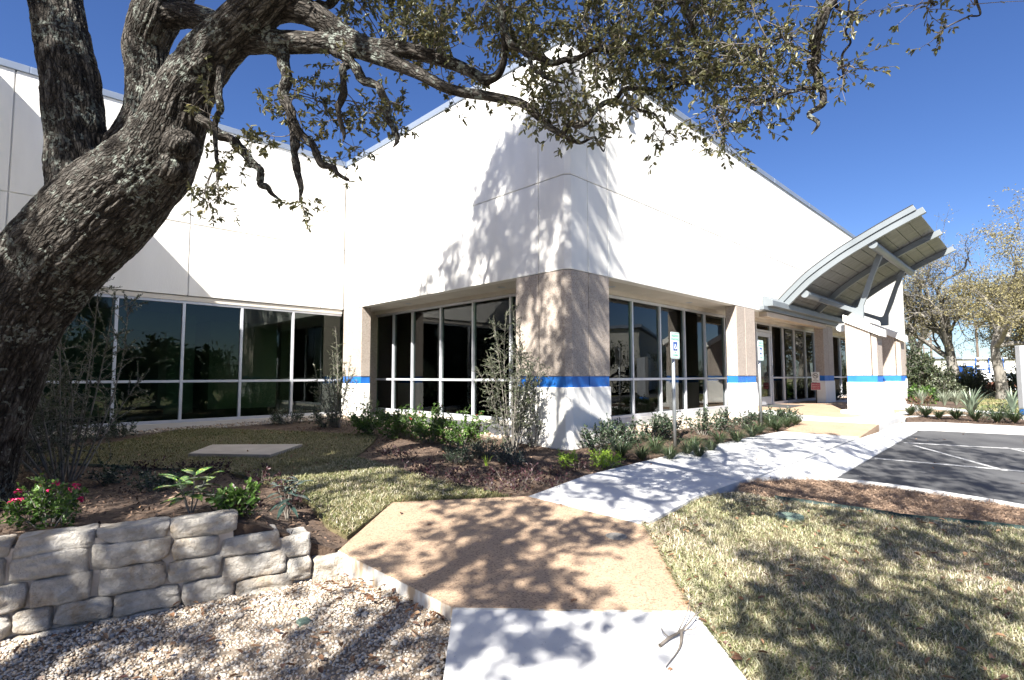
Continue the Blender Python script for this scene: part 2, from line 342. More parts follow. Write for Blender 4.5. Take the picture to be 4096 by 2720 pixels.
def tube_np(lines, n=6):
    """open tubes round polylines -> verts, quads, None"""
    Vs = []; Fs = []; base = 0
    ang = np.linspace(0, 2*np.pi, n, endpoint=False); ca, sa = np.cos(ang), np.sin(ang)
    for P, r in lines:
        k = len(P)
        T = np.gradient(P, axis=0); T /= np.linalg.norm(T, axis=1, keepdims=True)+1e-9
        ref = np.array([0, 0, 1.0]) if abs(T[:, 2]).mean() < .8 else np.array([1.0, 0, 0])
        A = np.cross(T, ref); A /= np.linalg.norm(A, axis=1, keepdims=True)+1e-9; B = np.cross(T, A)
        R = P[:, None, :] + r[:, None, None]*(A[:, None, :]*ca[None, :, None] + B[:, None, :]*sa[None, :, None])
        Vs.append(R.reshape(-1, 3))
        i = np.arange(k-1)[:, None]*n; j = np.arange(n)[None, :]; j2 = (np.arange(n)+1)[None, :] % n
        Fs.append((base+np.stack([i+j, i+j2, i+n+j2, i+n+j], -1)).reshape(-1, 4)); base += k*n
    return np.concatenate(Vs), np.concatenate(Fs), None
def smooth_path(P, m):
    """Catmull-Rom through control rows"""
    P = np.asarray(P, float); n = len(P); Q = np.vstack([2*P[0]-P[1], P, 2*P[-1]-P[-2]]); out = []
    for i in range(n-1):
        t = np.linspace(0, 1, m, endpoint=(i == n-2))[:, None]; a, b, c, d = Q[i], Q[i+1], Q[i+2], Q[i+3]
        out.append(.5*((2*b)+(-a+c)*t+(2*a-5*b+4*c-d)*t**2+(-a+3*b-3*c+d)*t**3))
    return np.vstack(out)
def unit(v): return v/(np.linalg.norm(v, axis=-1, keepdims=True)+1e-9)
def leaves_np(P, D, Nn, L, Wd, fold=.25, curl=.12):
    """leaf blades: base P, direction D, normal Nn, length L, width Wd -> verts, quads"""
    D = unit(D); S = unit(np.cross(D, Nn)); Nn = np.cross(S, D); L = L[:, None]; Wd = Wd[:, None]
    p0 = P; tip = P+D*L-Nn*curl*L
    def q(t, s, h): return P+D*L*t+S*Wd*s+Nn*(Wd*fold*abs(s)*2-curl*L*t*t)*h
    V = np.stack([p0, q(.30, .46, 1), q(.80, .44, 1), tip, q(.80, -.44, 1), q(.30, -.46, 1)], 1).reshape(-1, 3)
    b = (np.arange(len(P))*6)[:, None]
    Fq = np.concatenate([b+np.array([[0, 1, 2, 3]]), b+np.array([[0, 3, 4, 5]])])
    return V, Fq
def hashn(i, j, k):
    n = (i*374761393 + j*668265263 + k*2147483647 + 1013904223) & 0xffffffff
    n = ((n ^ (n >> 13))*1274126177) & 0xffffffff
    return ((n ^ (n >> 16)) & 0xffff)/65535.0
def vnoise(P):
    P = np.asarray(P, float); I = np.floor(P).astype(np.int64); f = P-I; f = f*f*(3-2*f); r = 0
    for dx in (0, 1):
        for dy in (0, 1):
            for dz in (0, 1):
                w = (f[:, 0] if dx else 1-f[:, 0])*(f[:, 1] if dy else 1-f[:, 1])*(f[:, 2] if dz else 1-f[:, 2])
                r = r+w*hashn(I[:, 0]+dx, I[:, 1]+dy, I[:, 2]+dz)
    return r
def fbm(P, o=4):
    P = np.asarray(P, float); r = 0; a = .5
    for i in range(o): r = r+a*vnoise(P+17.3*i); P = P*2.03; a *= .5
    return r
def in_poly(x, y, poly):
    c = np.zeros(len(x), bool); n = len(poly)
    for i in range(n):
        (x0, y0), (x1, y1) = poly[i], poly[(i+1) % n]
        m = ((y0 > y) != (y1 > y)) & (x < (x1-x0)*(y-y0)/((y1-y0) if y1 != y0 else 1e-9)+x0); c ^= m
    return c
def patch(name, poly, fn, m, step=.3, skirt=0.0, kind='structure', parent=None, holes=(), rough=0.0, skirt_mat=None):
    """a sheet over a 2-D outline following fn(x,y), with a skirt down round its edge"""
    pts = []; edges = []
    for ring in [poly, *holes]:
        st = len(pts); rp = []
        for i in range(len(ring)):
            a = np.array(ring[i]); b = np.array(ring[(i+1) % len(ring)]); k = max(1, int(np.linalg.norm(b-a)/step))
            for t in range(k): rp.append(a+(b-a)*t/k)
        pts += rp; edges += [(st+i, st+(i+1) % len(rp)) for i in range(len(rp))]
        if ring is poly: nb = len(rp)
    xs = np.array([p[0] for p in poly]); ys = np.array([p[1] for p in poly])
    gx, gy = np.meshgrid(np.arange(xs.min()+step/2, xs.max(), step), np.arange(ys.min()+step/2, ys.max(), step))
    gx = gx.ravel(); gy = gy.ravel(); k = in_poly(gx, gy, poly)
    for h in holes: k &= ~in_poly(gx, gy, h)
    inner = [Vector((a, b)) for a, b in zip(gx[k], gy[k])]
    v2, _, f2, *_ = delaunay_2d_cdt([Vector(p) for p in pts]+inner, edges, [], 1 if not holes else 2, 1e-4)
    V = [(p.x, p.y, fn(p.x, p.y)) for p in v2]; Fc = [list(f) for f in f2]
    if rough:
        A = np.array(V); A[:, 2] += (fbm(A*np.array([3, 3, 0])+5, 3)-.45)*rough; V = [tuple(a) for a in A]
    if skirt:
        b = len(V); bp = pts[:nb]
        V += [(p[0], p[1], fn(p[0], p[1])) for p in bp]+[(p[0], p[1], fn(p[0], p[1])-skirt) for p in bp]
        Fc += [[b+i, b+nb+i, b+nb+(i+1) % nb, b+(i+1) % nb] for i in range(nb)]
    me = bpy.data.meshes.new(name); me.from_pydata(V, [], Fc); bm = bmesh.new(); bm.from_mesh(me)
    bmesh.ops.remove_doubles(bm, verts=bm.verts, dist=1e-5); bmesh.ops.recalc_face_normals(bm, faces=bm.faces)
    up = sum(f.normal.z*f.calc_area() for f in bm.faces)
    if up < 0: bmesh.ops.reverse_faces(bm, faces=bm.faces)
    if skirt_mat:
        for f in bm.faces:
            if abs(f.normal.z) < .5: f.material_index = 1
    bm.to_mesh(me); bm.free()
    o = add(name, me, m, parent, kind)
    if skirt_mat: me.materials.append(MT[skirt_mat])
    return o
def scatter(poly, n, seed, weight=None, holes=()):
    """n random points inside an outline; weight(x,y) in 0..1 thins them"""
    g = np.random.default_rng(seed); xs = [p[0] for p in poly]; ys = [p[1] for p in poly]; X = []; Y = []; c = 0
    for _ in range(200):
        x = g.uniform(min(xs), max(xs), n*2); y = g.uniform(min(ys), max(ys), n*2); k = in_poly(x, y, poly)
        for h in holes: k &= ~in_poly(x, y, h)
        if weight is not None: k &= g.uniform(0, 1, len(x)) < weight(x, y)
        X.append(x[k]); Y.append(y[k]); c += k.sum()
        if c >= n: break
    return np.concatenate(X)[:n], np.concatenate(Y)[:n]
def fv(fn, x, y): return np.array([fn(a, b) for a, b in zip(x, y)])
def text(name, s, size, m, parent, origin, right, up, depth=.0015, align='CENTER'):
    cu = bpy.data.curves.new(name, 'FONT'); cu.body = s; cu.size = size; cu.extrude = depth; cu.align_x = align; cu.align_y = 'CENTER'
    t = bpy.data.objects.new(name, cu); COL.objects.link(t); dg = bpy.context.evaluated_depsgraph_get(); dg.update()
    me = bpy.data.meshes.new_from_object(t.evaluated_get(dg)); bpy.data.objects.remove(t); me.materials.clear()
    o = add(name, me, m, parent); o['kind'] = 'stuff' if len(s) > 1 else 'thing'
    if len(s) == 1: del o['kind']
    r = Vector(right).normalized(); u = Vector(up).normalized(); n = r.cross(u); o3 = Vector(origin)-Vector(off(parent))
    o.matrix_local = Matrix(((r.x, u.x, n.x, o3.x), (r.y, u.y, n.y, o3.y), (r.z, u.z, n.z, o3.z), (0, 0, 0, 1)))
    return o
# ================================================================== SETTING
def pl(o): return lambda x, y: plane(x, y)+o
FARZ = -.28
def ffar(x, y): s = sstep(15, 24, x); return plane(x, y)*(1-s)+FARZ*s
put('ground', [(-900, -900, -1.3), (900, -900, -1.3), (900, 900, -1.3), (-900, 900, -1.3)], np.array([[0, 1, 2, 3]]), 'terrain')['kind'] = 'structure'
SOIL = [(-13, 8), (-13, .4), (-9, -.54), (-6.58, -1.08), (-4.72, -1.50), (-3.70, -.69), (-2.47, -1.41), (-1.19, -1.23), (1.07, -1.26), (3.88, -1.36), (5.1, -1.5), (7.5, -1.2), (8.5, .2), (8.2, 1.0), (1.0, 1.0), (1.0, 8)]
patch('planting_bed', SOIL, grd, 'mulch', .16, .3, rough=.05)
px = lambda L: [GX(*q) for q in L]
EDGE_C = px([(820, 1059), (925, 1089), (981, 1111), (1030, 1118), (1091, 1130), (1135, 1140)])
EDGE_L = px([(60, 1068), (222, 1076), (349, 1084), (508, 1090), (575, 1106)])
LAWN_C = EDGE_L+px([(650, 1130), (715, 1170), (755, 1222), (800, 1245)])+[(-3.72, -.70), (-2.62, -1.32)]+EDGE_C[::-1]+px([(859, 1025), (871, 1008), (749, 1001), (666, 998), (476, 990), (413, 994), (263, 1024), (60, 1050)])
def lawn_z(x, y): return grd(x, y)+.012
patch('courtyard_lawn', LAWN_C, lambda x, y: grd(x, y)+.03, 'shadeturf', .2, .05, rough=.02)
S1 = [(-3.70, -.69), (-2.47, -1.41), (-2.31, -2.75), (-2.74, -3.16), (-3.49, -3.83), (-4.59, -2.80), (-4.70, -1.51)]
LAWN_R = [(-2.31, -2.75), (-2.74, -3.16), (-3.49, -3.83), (-3.88, -4.29), (-8.6, -9.5), (-8.6, -14), (1.2, -14), (.72, -6.2), (.55, -5.2), (.1, -4.4), (-.27, -3.2), (-.3, -2.8), (-.6, -2.67), (-1.0, -2.62)]
patch('front_lawn', LAWN_R, pl(.0), 'turf', .25, .1, rough=.03)
REDM = [(-.3, -2.8), (.07, -2.67), (.5, -2.72), (.9, -2.95), (1.25, -3.32), (1.47, -3.95), (1.56, -4.6), (1.59, -5.2), (1.62, -14), (1.2, -14), (.72, -6.2), (.55, -5.2), (.1, -4.4), (-.27, -3.2)]
patch('mulch_strip', REDM, pl(-.01), 'redmulch', .2, .1, rough=.04)
GRAVEL = [(-12, .15), (-9, -.56), (-6.58, -1.12), (-4.70, -1.55), (-4.62, -2.80), (-9.4, -8.1), (-14, -8), (-14, .15)]
def gravz(x, y): return plane(x, y)-.135+.075*sstep(-5.7, -4.75, x)*sstep(1.6, 2.3, -y)+.03*sstep(2.6, 4.2, -y)
patch('gravel_bed', GRAVEL, gravz, 'gravelbed', .2, .2, rough=.03)
# paving: each slab its own sheet with edges
patch('tan_slab', S1, pl(.03), 'beige', .25, .22, skirt_mat='slabside')
def strip(a, b, c, d, n):      # n slabs between the long edges a-b and d-c, with open joints
    a, b, c, d = map(np.array, (a, b, c, d)); g = .006
    for i in range(n):
        t0, t1 = i/n, (i+1)/n; L = np.linalg.norm(b-a); e0 = g/L if i else 0; e1 = g/L if i < n-1 else 0
        yield [tuple(a+(b-a)*(t0+e0)), tuple(a+(b-a)*(t1-e1)), tuple(d+(c-d)*(t1-e1)), tuple(d+(c-d)*(t0+e0))]
for q in strip((-3.50, -3.845), (-8.55, -9.40), (-9.55, -8.30), (-4.60, -2.815), 4):
    patch('walkway_slab', q, pl(.028), 'concrete', .3, .22)
for q in [[(-2.46, -1.42), (-1.19, -1.235), (.10, -1.25), (.10, -2.655), (-1.0, -2.625), (-2.30, -2.745)],
          [(.112, -1.25), (1.07, -1.265), (2.60, -1.31), (2.60, -2.715), (.5, -2.70), (.112, -2.66)],
          [(2.612, -1.31), (3.88, -1.37), (5.08, -1.50), (5.66, -2.745), (2.612, -2.715)]]:
    patch('sidewalk_slab', q, pl(.028), 'concrete', .3, .2)
patch('ramp_slab', [(5.11, -1.5), (7.49, -1.21), (8.38, -2.56), (5.70, -2.755)], pl(.028), 'beige', .3, .2)
patch('threshold_slab', [(7.5, -1.205), (8.39, -2.56), (10.62, -2.60), (15.0, -2.6), (15.0, -2.32), (10.4, -2.32), (8.95, -1.55), (8.6, -.82), (9.3, .25), (8.3, .25)], pl(.028), 'concrete', .3, .2)
patch('entrance_plaza', [(9.31, .25), (8.61, -.82), (8.96, -1.545), (10.41, -2.312), (15.0, -2.312), (15.0, .1), (28, .1), (28, .94), (8.3, .94), (8.3, .257)], lambda x, y: min(plane(x, y)+.028, .0), 'beige', .35, .2)
patch('plaza_slab', [(10.75, -2.61), (14.99, -2.61), (14.99, -4.93), (14.9, -4.87), (13.1, -3.6)], pl(.026), 'beige', .35, .2)
patch('side_walk', [(15.01, .08), (16.5, .08), (16.5, -12), (15.01, -12)], pl(.03), 'concrete', .4, .2)
def gutz(x, y):
    t = min(1, max(0, (-2.72-y)/.5)); return plane(x, y)+.02-.13*t
patch('gutter_apron', [(.62, -2.722), (5.68, -2.765), (9.0, -2.85), (9.05, -3.19), (1.42, -3.24), (1.30, -3.28), (.95, -2.92)], gutz, 'concrete', .2, .12)
ASPH = [(1.40, -3.25), (9.05, -3.205), (9.42, -3.35), (10.6, -5.0), (13.2, -9), (13.2, -16), (1.72, -16), (1.72, -5.2), (1.68, -4.6), (1.6, -3.95)]
patch('parking_lot', ASPH, pl(-.115), 'asphalt', .5, .1)
patch('far_lot', [(13.22, -16), (60, -24), (60, -9), (17, -9), (13.22, -9.0)], lambda x, y: plane(13.2, max(y, -12))-.115, 'asphalt', 3.0, .1)
def kerb_path(name, pts, w, h0, h1, top=.02, mm='kerb', label=None):
    P = smooth_path(np.array([(a, b, 0) for a, b in pts]), 6)[:, :2]; T = unit(np.gradient(P, axis=0)); Nn = np.stack([-T[:, 1], T[:, 0]], 1)
    V = []; k = len(P); prof = [(-w/2, 'b'), (-w/2+.005, -.02), (-w/2+.025, 0), (w/2-.025, 0), (w/2-.005, -.02), (w/2, 'b')]
    for i in range(k):
        t = i/(k-1); hh = h0+(h1-h0)*min(1, t*1.6)
        for s, dz in prof:
            p = P[i]+Nn[i]*s; z = plane(*P[i])+top
            V.append((p[0], p[1], z-hh-.05 if dz == 'b' else z+dz-(.13-hh)*(1 if h0 != h1 else 0)))
    n = len(prof); Fq = [[i*n+j, i*n+j+1, (i+1)*n+j+1, (i+1)*n+j] for i in range(k-1) for j in range(n-1)]
    Fq += [list(range(n))[::-1], [(k-1)*n+j for j in range(n)]]
    me = bpy.data.meshes.new(name); me.from_pydata(V, [], Fq); bm = bmesh.new(); bm.from_mesh(me); bmesh.ops.recalc_face_normals(bm, faces=bm.faces); bm.to_mesh(me); bm.free()
    o = add(name, me, mm, None, 'structure'); return o
kerb_path('kerb', [(.5, -2.74), (.95, -2.99), (1.32, -3.40), (1.55, -3.98), (1.63, -4.6), (1.66, -5.3), (1.67, -9), (1.67, -14)], .13, .14, .14)
kerb_path('kerb', [(5.72, -2.80), (6.8, -2.80), (8.0, -2.79), (8.9, -2.80), (9.5, -2.95), (10.1, -3.55), (10.9, -4.7), (12.2, -6.6), (13.6, -9)], .20, .02, .15)
kerb_path('kerb', [(10.70, -2.66), (13.1, -3.68), (14.9, -4.95), (15.0, -9)], .12, .1, .1, .05)
ISL = [(9.6, -2.9), (10.68, -2.72), (13.1, -3.74), (14.84, -5.0), (14.9, -9), (13.7, -9), (12.3, -6.6), (11.0, -4.7), (10.2, -3.55)]
patch('island_bed', ISL, pl(.03), 'mulch', .2, .2, rough=.05)
# road markings
def mark(a, b, w=.10):
    a, b = np.array(a), np.array(b); d = (b-a)/np.linalg.norm(b-a); n = np.array([-d[1], d[0]])*w/2
    patch('parking_line', [tuple(a+n), tuple(b+n), tuple(b-n), tuple(a-n)], pl(-.110), 'line', .25)
mark((6.66, -3.30), (8.20, -5.55)); mark((8.21, -5.56), (11.0, -9.6)); mark((4.20, -3.28), (5.95, -7.3))
mark((6.45, -3.50), (4.80, -4.90), .09); mark((7.80, -4.76), (5.62, -6.70), .09); mark((9.1, -6.1), (6.9, -8.4), .09)
# ground beyond the building
patch('far_lawn', [(16.52, -.9), (30, -.9), (30, 60), (170, 60), (170, -60), (60, -60), (60, -8.98), (16.52, -8.98)], ffar, 'fargrass', 2.0, .3)
patch('side_bed', [(16.54, -.75), (16.54, -3.1), (20, -3.4), (24, -2.6), (29, -2.2), (29.5, .5), (29.5, 6), (28.95, 6), (28.95, .0), (16.6, .0)], lambda x, y: ffar(x, y)+.03, 'mulch', .5, .1, rough=.05)
patch('far_road', [(52, -60), (58, -60), (60, 60), (54, 60)], lambda x, y: FARZ+.03, 'concrete', 4.0)
# narrow gravel strips at the foot of the walls
STRIP_L = [(-9.5, 7.74), (-9.5, 7.30), (-4.6, 7.18), (-.02, 6.9), (-.02, 7.74)]
patch('gravel_strip', STRIP_L, lambda x, y: grd(x, y)+.02, 'gravelbed', .3, .05)
STRIP_R = [(1.15, .88), (1.15, -.05), (6.62, -.05), (6.62, .88)]
patch('gravel_strip', STRIP_R, lambda x, y: grd(x, y)+.02, 'gravelbed', .3, .05)
STRIP_A = [(.88, 1.25), (.05, 1.25), (-.12, 6.7), (.88, 6.74)]
patch('gravel_strip', STRIP_A, lambda x, y: grd(x, y)+.02, 'gravelbed', .3, .05)

# ================================================================== OFFICE BUILDING
YL = 7.73; ZT = 6.76; ZJ = 4.315; ZW = 2.705
B = thing('office_building', 'white concrete office building with blue stripe and dark tinted storefront windows', 'building')
g = .006
def panelR(x0, x1, z0, z1, m='white', name='wall_panel', y0=0.0, y1=.2, g=g): return MB().box(x0+g, x1-g, y0, y1, z0+g, z1-g).obj(name, m, B, .012)
def panelA(y0, y1, z0, z1, m='white', name='wall_panel', x0=0.0, x1=.2): return MB().box(x0, x1, y0+g, y1-g, z0+g, z1-g).obj(name, m, B, .012)
XR = [.535, 1.13, 3.87, 7.157, 10.8, 14.41, 18.1, 21.7, 25.3, 28.9]
ZCOP = 6.635
for (a, b) in zip(XR[:-1], XR[1:]):
    for (z0, z1) in ((ZW, ZJ), (ZJ, ZCOP)): panelR(a, b, z0, z1)
for (a, b) in zip([.663, 3.95, 7.41, 7.73][:-1], [.663, 3.95, 7.41, 7.73][1:]):
    for (z0, z1) in ((ZW, ZJ), (ZJ, ZCOP)): panelA(a, b, z0, z1)
CH = .085
def cornerpoly(xe, ye, t, r=0.0): return [(xe-r*0, r), (CH+r*.4, r), (r, CH+r*.4), (r, ye), (t, ye), (t, t), (xe, t)]
for (z0, z1) in ((ZW, ZJ), (ZJ, ZCOP)):
    MB().prism(cornerpoly(.535-g, .663-g, .2), 'z', z0+g, z1-g).obj('wall_panel', 'white', B, .012)
XL = [-12.5, -9.55, -6.59, -3.66, -.63, -.012]
for (a, b) in zip(XL[:-1], XL[1:]):
    for (z0, z1) in ((ZW, ZJ), (ZJ, ZCOP)): panelR(a, b, z0, z1, y0=YL, y1=YL+.2, g=.011)
core = MB()
core.box(.22, 28.88, .03, .19, ZW+.03, ZCOP-.03); core.box(.03, .19, .2, 7.72, ZW+.03, ZCOP-.03); core.box(-12.4, .19, YL+.03, YL+.19, ZW+.03, ZCOP-.03)
core.obj('wall_core', 'white', B)['kind'] = 'stuff'
# coping, roof, hidden sides
def coping(x0, x1, y0, y1): MB().box(x0, x1, y0, y1, ZCOP-.01, ZT).obj('coping', 'coping', B, .008)
xs = [-.03, 3.2, 6.4, 9.6, 12.8, 16.0, 19.2, 22.4, 25.6, 28.93]
for a, b in zip(xs[:-1], xs[1:]): coping(a+(.003 if a > 0 else 0), b-.003, -.03, .26)
for a, b in ((.266, 2.6), (2.606, 5.2), (5.206, 7.695)): coping(-.03, .26, a, b)
for a, b in ((-12.5, -9.6), (-9.594, -6.4), (-6.394, -3.2), (-3.194, -.036)): coping(a, b, YL-.03, YL+.26)
MB().box(.25, 28.7, .26, 26, 6.30, 6.45).obj('roof', 'roof', B)
MB().box(-22, .24, YL+.27, 26, 6.30, 6.45).obj('roof', 'roof', B)
MB().box(28.7, 28.9, .205, 26, -.6, 6.7).obj('end_wall', 'white', B)
MB().box(-22, 28.7, 25.8, 26, -.6, 6.7).obj('back_wall', 'white', B)
MB().box(-22, -7.10, .55, YL-.01, -.8, ZT).obj('side_wing', 'white', B)
# columns: aggregate shaft, blue stripe, white base
ZS0, ZS1 = .765, .928
def column(pieces, zb=-.55):
    """pieces: 2-D outlines given as functions of an inset r"""
    c = MB(); s = MB(); b = MB()
    for f in pieces:
        c.prism(f(0.0), 'z', ZS1+.012, ZW-.004); s.prism(f(.012), 'z', ZS0-.01, ZS1+.012); b.prism(f(-.010), 'z', zb, ZS0-.006)
    o = c.obj('column', 'agg', B, .01); s.obj('stripe', 'blue', o); b.obj('base', 'white', o, .012)
def rect(x0, x1, y0, y1): return lambda r: [(x0+r, y0+r), (x1-r, y0+r), (x1-r, y1), (x0+r, y1)]
def rectA(x0, x1, y0, y1): return lambda r: [(x0+r, y0+r), (x0+r, y1-r), (x1, y1-r), (x1, y0+r)]
column([lambda r: [(.53, r), (CH+r*.4, r), (r, CH+r*.4), (r, .657), (.30, .657), (.30, .30), (.53, .30)], rect(.543, 1.135, 0, .30), rectA(0, .30, .670, 1.225)])
column([rect(6.622, 7.15, 0, .28), rect(7.163, 7.80, 0, .28)])
column([rect(13.866, 14.40, 0, .28), rect(14.413, 15.03, 0, .28)])
column([rect(21.1, 21.69, 0, .28), rect(21.70, 22.3, 0, .28)])
column([rect(27.43, 28.9, 0, .28)])
column([rectA(0, .26, 6.757, 7.405), rectA(0, .26, 7.418, 7.73)])
# soffits and lights
MB().box(.205, 28.7, .205, .84, 2.722, 2.80).obj('soffit', 'cream', B)
MB().box(.205, .84, .845, 7.72, 2.722, 2.80).obj('soffit', 'cream', B)
MB().box(.845, 28.7, .845, 1.02, 2.635, 2.80).obj('bulkhead', 'cream', B, .006)
MB().box(.845, 1.02, 1.024, 7.72, 2.635, 2.80).obj('bulkhead', 'cream', B, .006)
MB().box(.26, .95, 7.60, 7.72, -.4, 2.72).obj('return_wall', 'agg', B)
def downlight(x, y):
    a = np.linspace(0, 2*np.pi, 20, endpoint=False); m = MB()
    ro, ri = .085, .062
    V = [(x+r*math.cos(t), y+r*math.sin(t), z) for r, z in ((ro, 2.716), (ri, 2.712), (ri, 2.7205)) for t in a]
    m.poly(V, [(i, (i+1) % 20, 20+(i+1) % 20, 20+i) for i in range(20)]+[(20+i, 20+(i+1) % 20, 40+(i+1) % 20, 40+i) for i in range(20)]+[list(range(40, 60))])
    m.obj('downlight', 'lightgrey', B)
for x, y in ((.56, 5.5), (.54, 2.16), (2.07, .59), (5.35, .61), (8.9, .60), (12.49, .60), (16, .6)): downlight(x, y)
# storefront windows
def storefront(axis, c, a0, a1, mull, sill, head, rail, skip=()):
    def bx(u0, u1, w0, w1, z0, z1): return (u0, u1, w0, w1, z0, z1) if axis == 'x' else (w0, w1, u0, u1, z0, z1)
    t = .028; fr = MB()
    fr.box(*bx(a0, a1, c-.05, c+.06, head-.055, head)); fr.box(*bx(a0, a1, c-.055, c+.06, sill, sill+.06))
    w = fr.obj('window', 'frame', B, .004)
    ed = [a0]+[m for m in mull]+[a1]
    for m in mull: MB().box(*bx(m-t, m+t, c-.052, c+.058, sill+.062, head-.057)).obj('mullion', 'frame', w, .004)
    for i, (p, q) in enumerate(zip(ed[:-1], ed[1:])):
        lo = p+(t if i else 0)+.001; hi = q-(t if i < len(ed)-2 else 0)-.001
        if i in skip: continue
        MB().box(*bx(lo, hi, c-.046, c+.05, rail-.026, rail+.026)).obj('rail', 'frame', w, .003)
        for z0, z1 in ((sill+.062, rail-.028), (rail+.028, head-.057)):
            MB().box(*bx(lo, hi, c-.004, c+.004, z0, z1)).obj('pane', 'glass', w)
    return w
storefront('x', .95, 1.0, 10.26, [2.12, 3.30, 4.48, 5.67, 6.79, 8.0, 9.15], .055, 2.632, .872)
storefront('x', .95, 11.60, 28.6, [12.67, 13.80, 15.0, 16.1, 17.3, 18.5, 19.7, 20.9, 22.1, 23.3, 24.5, 25.7, 26.9], .03, 2.632, .872)
storefront('y', .95, 1.01, 7.59, [2.29, 3.48, 4.66, 5.85, 6.73], .03, 2.632, .862)
storefront('x', YL+.10, -11.0, -.03, [-9.75, -8.5, -7.3, -6.1, -4.895, -3.705, -2.515, -1.315], -.045, 2.60, .842)
MB().box(-11.0, -.03, YL+.03, YL+.17, 2.602, 2.70).obj('window_head', 'cream', B)
for q, m in (((1.0, 10.26, .89, 1.03, -.6, .054), 'kerb'), ((11.6, 28.6, .89, 1.03, -.6, .029), 'kerb'), ((.89, 1.03, 1.035, 7.59, -.6, .029), 'cream'), ((-11.0, -.0, YL+.03, YL+.2, -.6, -.047), 'cream')):
    MB().box(*q).obj('window_base', m, B, .008)
# entrance door with transom
dr = MB(); x0, x1 = 10.262, 11.598
dr.box(x0, x0+.075, .90, 1.01, .0, 2.632); dr.box(x1-.075, x1, .90, 1.01, .0, 2.632); dr.box(x0+.076, x1-.076, .90, 1.01, 2.575, 2.632); dr.box(x0+.076, x1-.076, .90, 1.01, 2.33, 2.40)
D = dr.obj('door', 'frame', B, .004)
lf = MB(); a, b = x0+.085, x1-.085
lf.box(a, a+.11, .925, .985, .02, 2.32); lf.box(b-.11, b, .925, .985, .02, 2.32); lf.box(a+.111, b-.111, .925, .985, .02, .27); lf.box(a+.111, b-.111, .925, .985, 2.19, 2.32)
lf.obj('leaf', 'frame', D, .004)
MB().box(a+.112, b-.112, .951, .959, .272, 2.188).obj('pane', 'glass', D)
MB().box(x0+.077, x1-.077, .951, .959, 2.402, 2.573).obj('pane', 'glass', D)
MB().tube([(b-.06, .92, .95), (b-.06, .86, .98), (b-.06, .86, 1.25), (b-.06, .92, 1.28)], [.014]*4, 8).obj('handle', 'galv', D, smooth=True)
MB().box(10.2, 11.66, .0, .89, -.02, .012).obj('doormat', 'intdark', B)
# lintel and steel ledger over the entrance
MB().box(8.42, 13.86, -.10, .12, 2.565, 2.70).obj('entrance_lintel', 'tan', B, .01)
# street number on the corner wall
for i, ch in enumerate('828'): text('numeral', ch, .38, 'numeral', B, (1.52+.25*i, -.035, 6.27), (1, 0, 0), (0, 0, 1), .03)
text('numeral', '2', .44, 'numeral', B, (1.87, -.035, 5.93), (1, 0, 0), (0, 0, 1), .03)
# interior seen through the glass
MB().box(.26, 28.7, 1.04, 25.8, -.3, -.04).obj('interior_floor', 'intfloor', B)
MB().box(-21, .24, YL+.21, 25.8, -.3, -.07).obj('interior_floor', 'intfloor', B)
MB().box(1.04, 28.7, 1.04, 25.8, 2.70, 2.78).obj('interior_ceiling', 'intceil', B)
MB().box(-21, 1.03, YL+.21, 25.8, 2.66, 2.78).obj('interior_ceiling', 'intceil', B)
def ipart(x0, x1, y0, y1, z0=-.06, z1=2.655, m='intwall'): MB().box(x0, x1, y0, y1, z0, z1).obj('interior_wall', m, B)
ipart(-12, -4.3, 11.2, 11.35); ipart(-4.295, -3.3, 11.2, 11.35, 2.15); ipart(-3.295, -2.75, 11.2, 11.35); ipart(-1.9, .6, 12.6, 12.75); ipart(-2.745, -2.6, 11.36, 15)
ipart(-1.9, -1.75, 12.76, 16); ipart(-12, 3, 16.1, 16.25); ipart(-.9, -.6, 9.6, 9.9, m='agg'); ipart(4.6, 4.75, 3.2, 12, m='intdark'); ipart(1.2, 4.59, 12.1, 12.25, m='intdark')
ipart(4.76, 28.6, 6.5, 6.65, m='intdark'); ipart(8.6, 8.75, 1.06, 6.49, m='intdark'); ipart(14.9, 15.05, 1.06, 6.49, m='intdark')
for x, y in ((2.6, 2.4), (2.6, 4.6), (2.6, 7.0), (2.9, 9.6), (6.4, 3.6)):
    MB().box(x-.3, x+.3, y-.6, y+.6, 2.685, 2.698).obj('ceiling_light', 'lamp', B)

# ================================================================== ENTRANCE CANOPY
C = thing('entrance_canopy', 'curved grey steel canopy sweeping up over the entrance on angled struts', 'canopy', (12.4, -.1, 2.7))
mid = smooth_path(np.array([(-.097, 2.969, 0), (-.50, 3.36, 0), (-.926, 3.735, 0), (-1.644, 4.209, 0), (-2.336, 4.575, 0), (-2.80, 4.80, 0), (-3.337, 5.04, 0)]), 8)[:, :2]
tn = unit(np.gradient(mid, axis=0)); nr = np.stack([tn[:, 1], -tn[:, 0]], 1); nr *= np.sign(nr[:, 1:2])      # points up
def shell(P, nrm, lo, hi): return [tuple(p) for p in P+nrm*lo]+[tuple(p) for p in (P+nrm*hi)[::-1]]
ext = np.vstack([mid[0]-tn[0]*.03, mid, mid[-1]+tn[-1]*.13]); exn = np.vstack([nr[:1], nr, nr[-1:]])
for x in (9.5, 12.36, 15.2): MB().prism(shell(ext, exn, -.165, -.004), 'x', x, x+.11).obj('rib', 'steel', C, .006)
arc = np.concatenate([[0], np.cumsum(np.linalg.norm(np.diff(mid, axis=0), axis=1))])
def cut(s0, s1):
    s = np.linspace(s0, s1, 5); P = np.stack([np.interp(s, arc, mid[:, k]) for k in (0, 1)], 1); Q = unit(np.stack([np.interp(s, arc, nr[:, k]) for k in (0, 1)], 1)); return P, Q
nst = 13
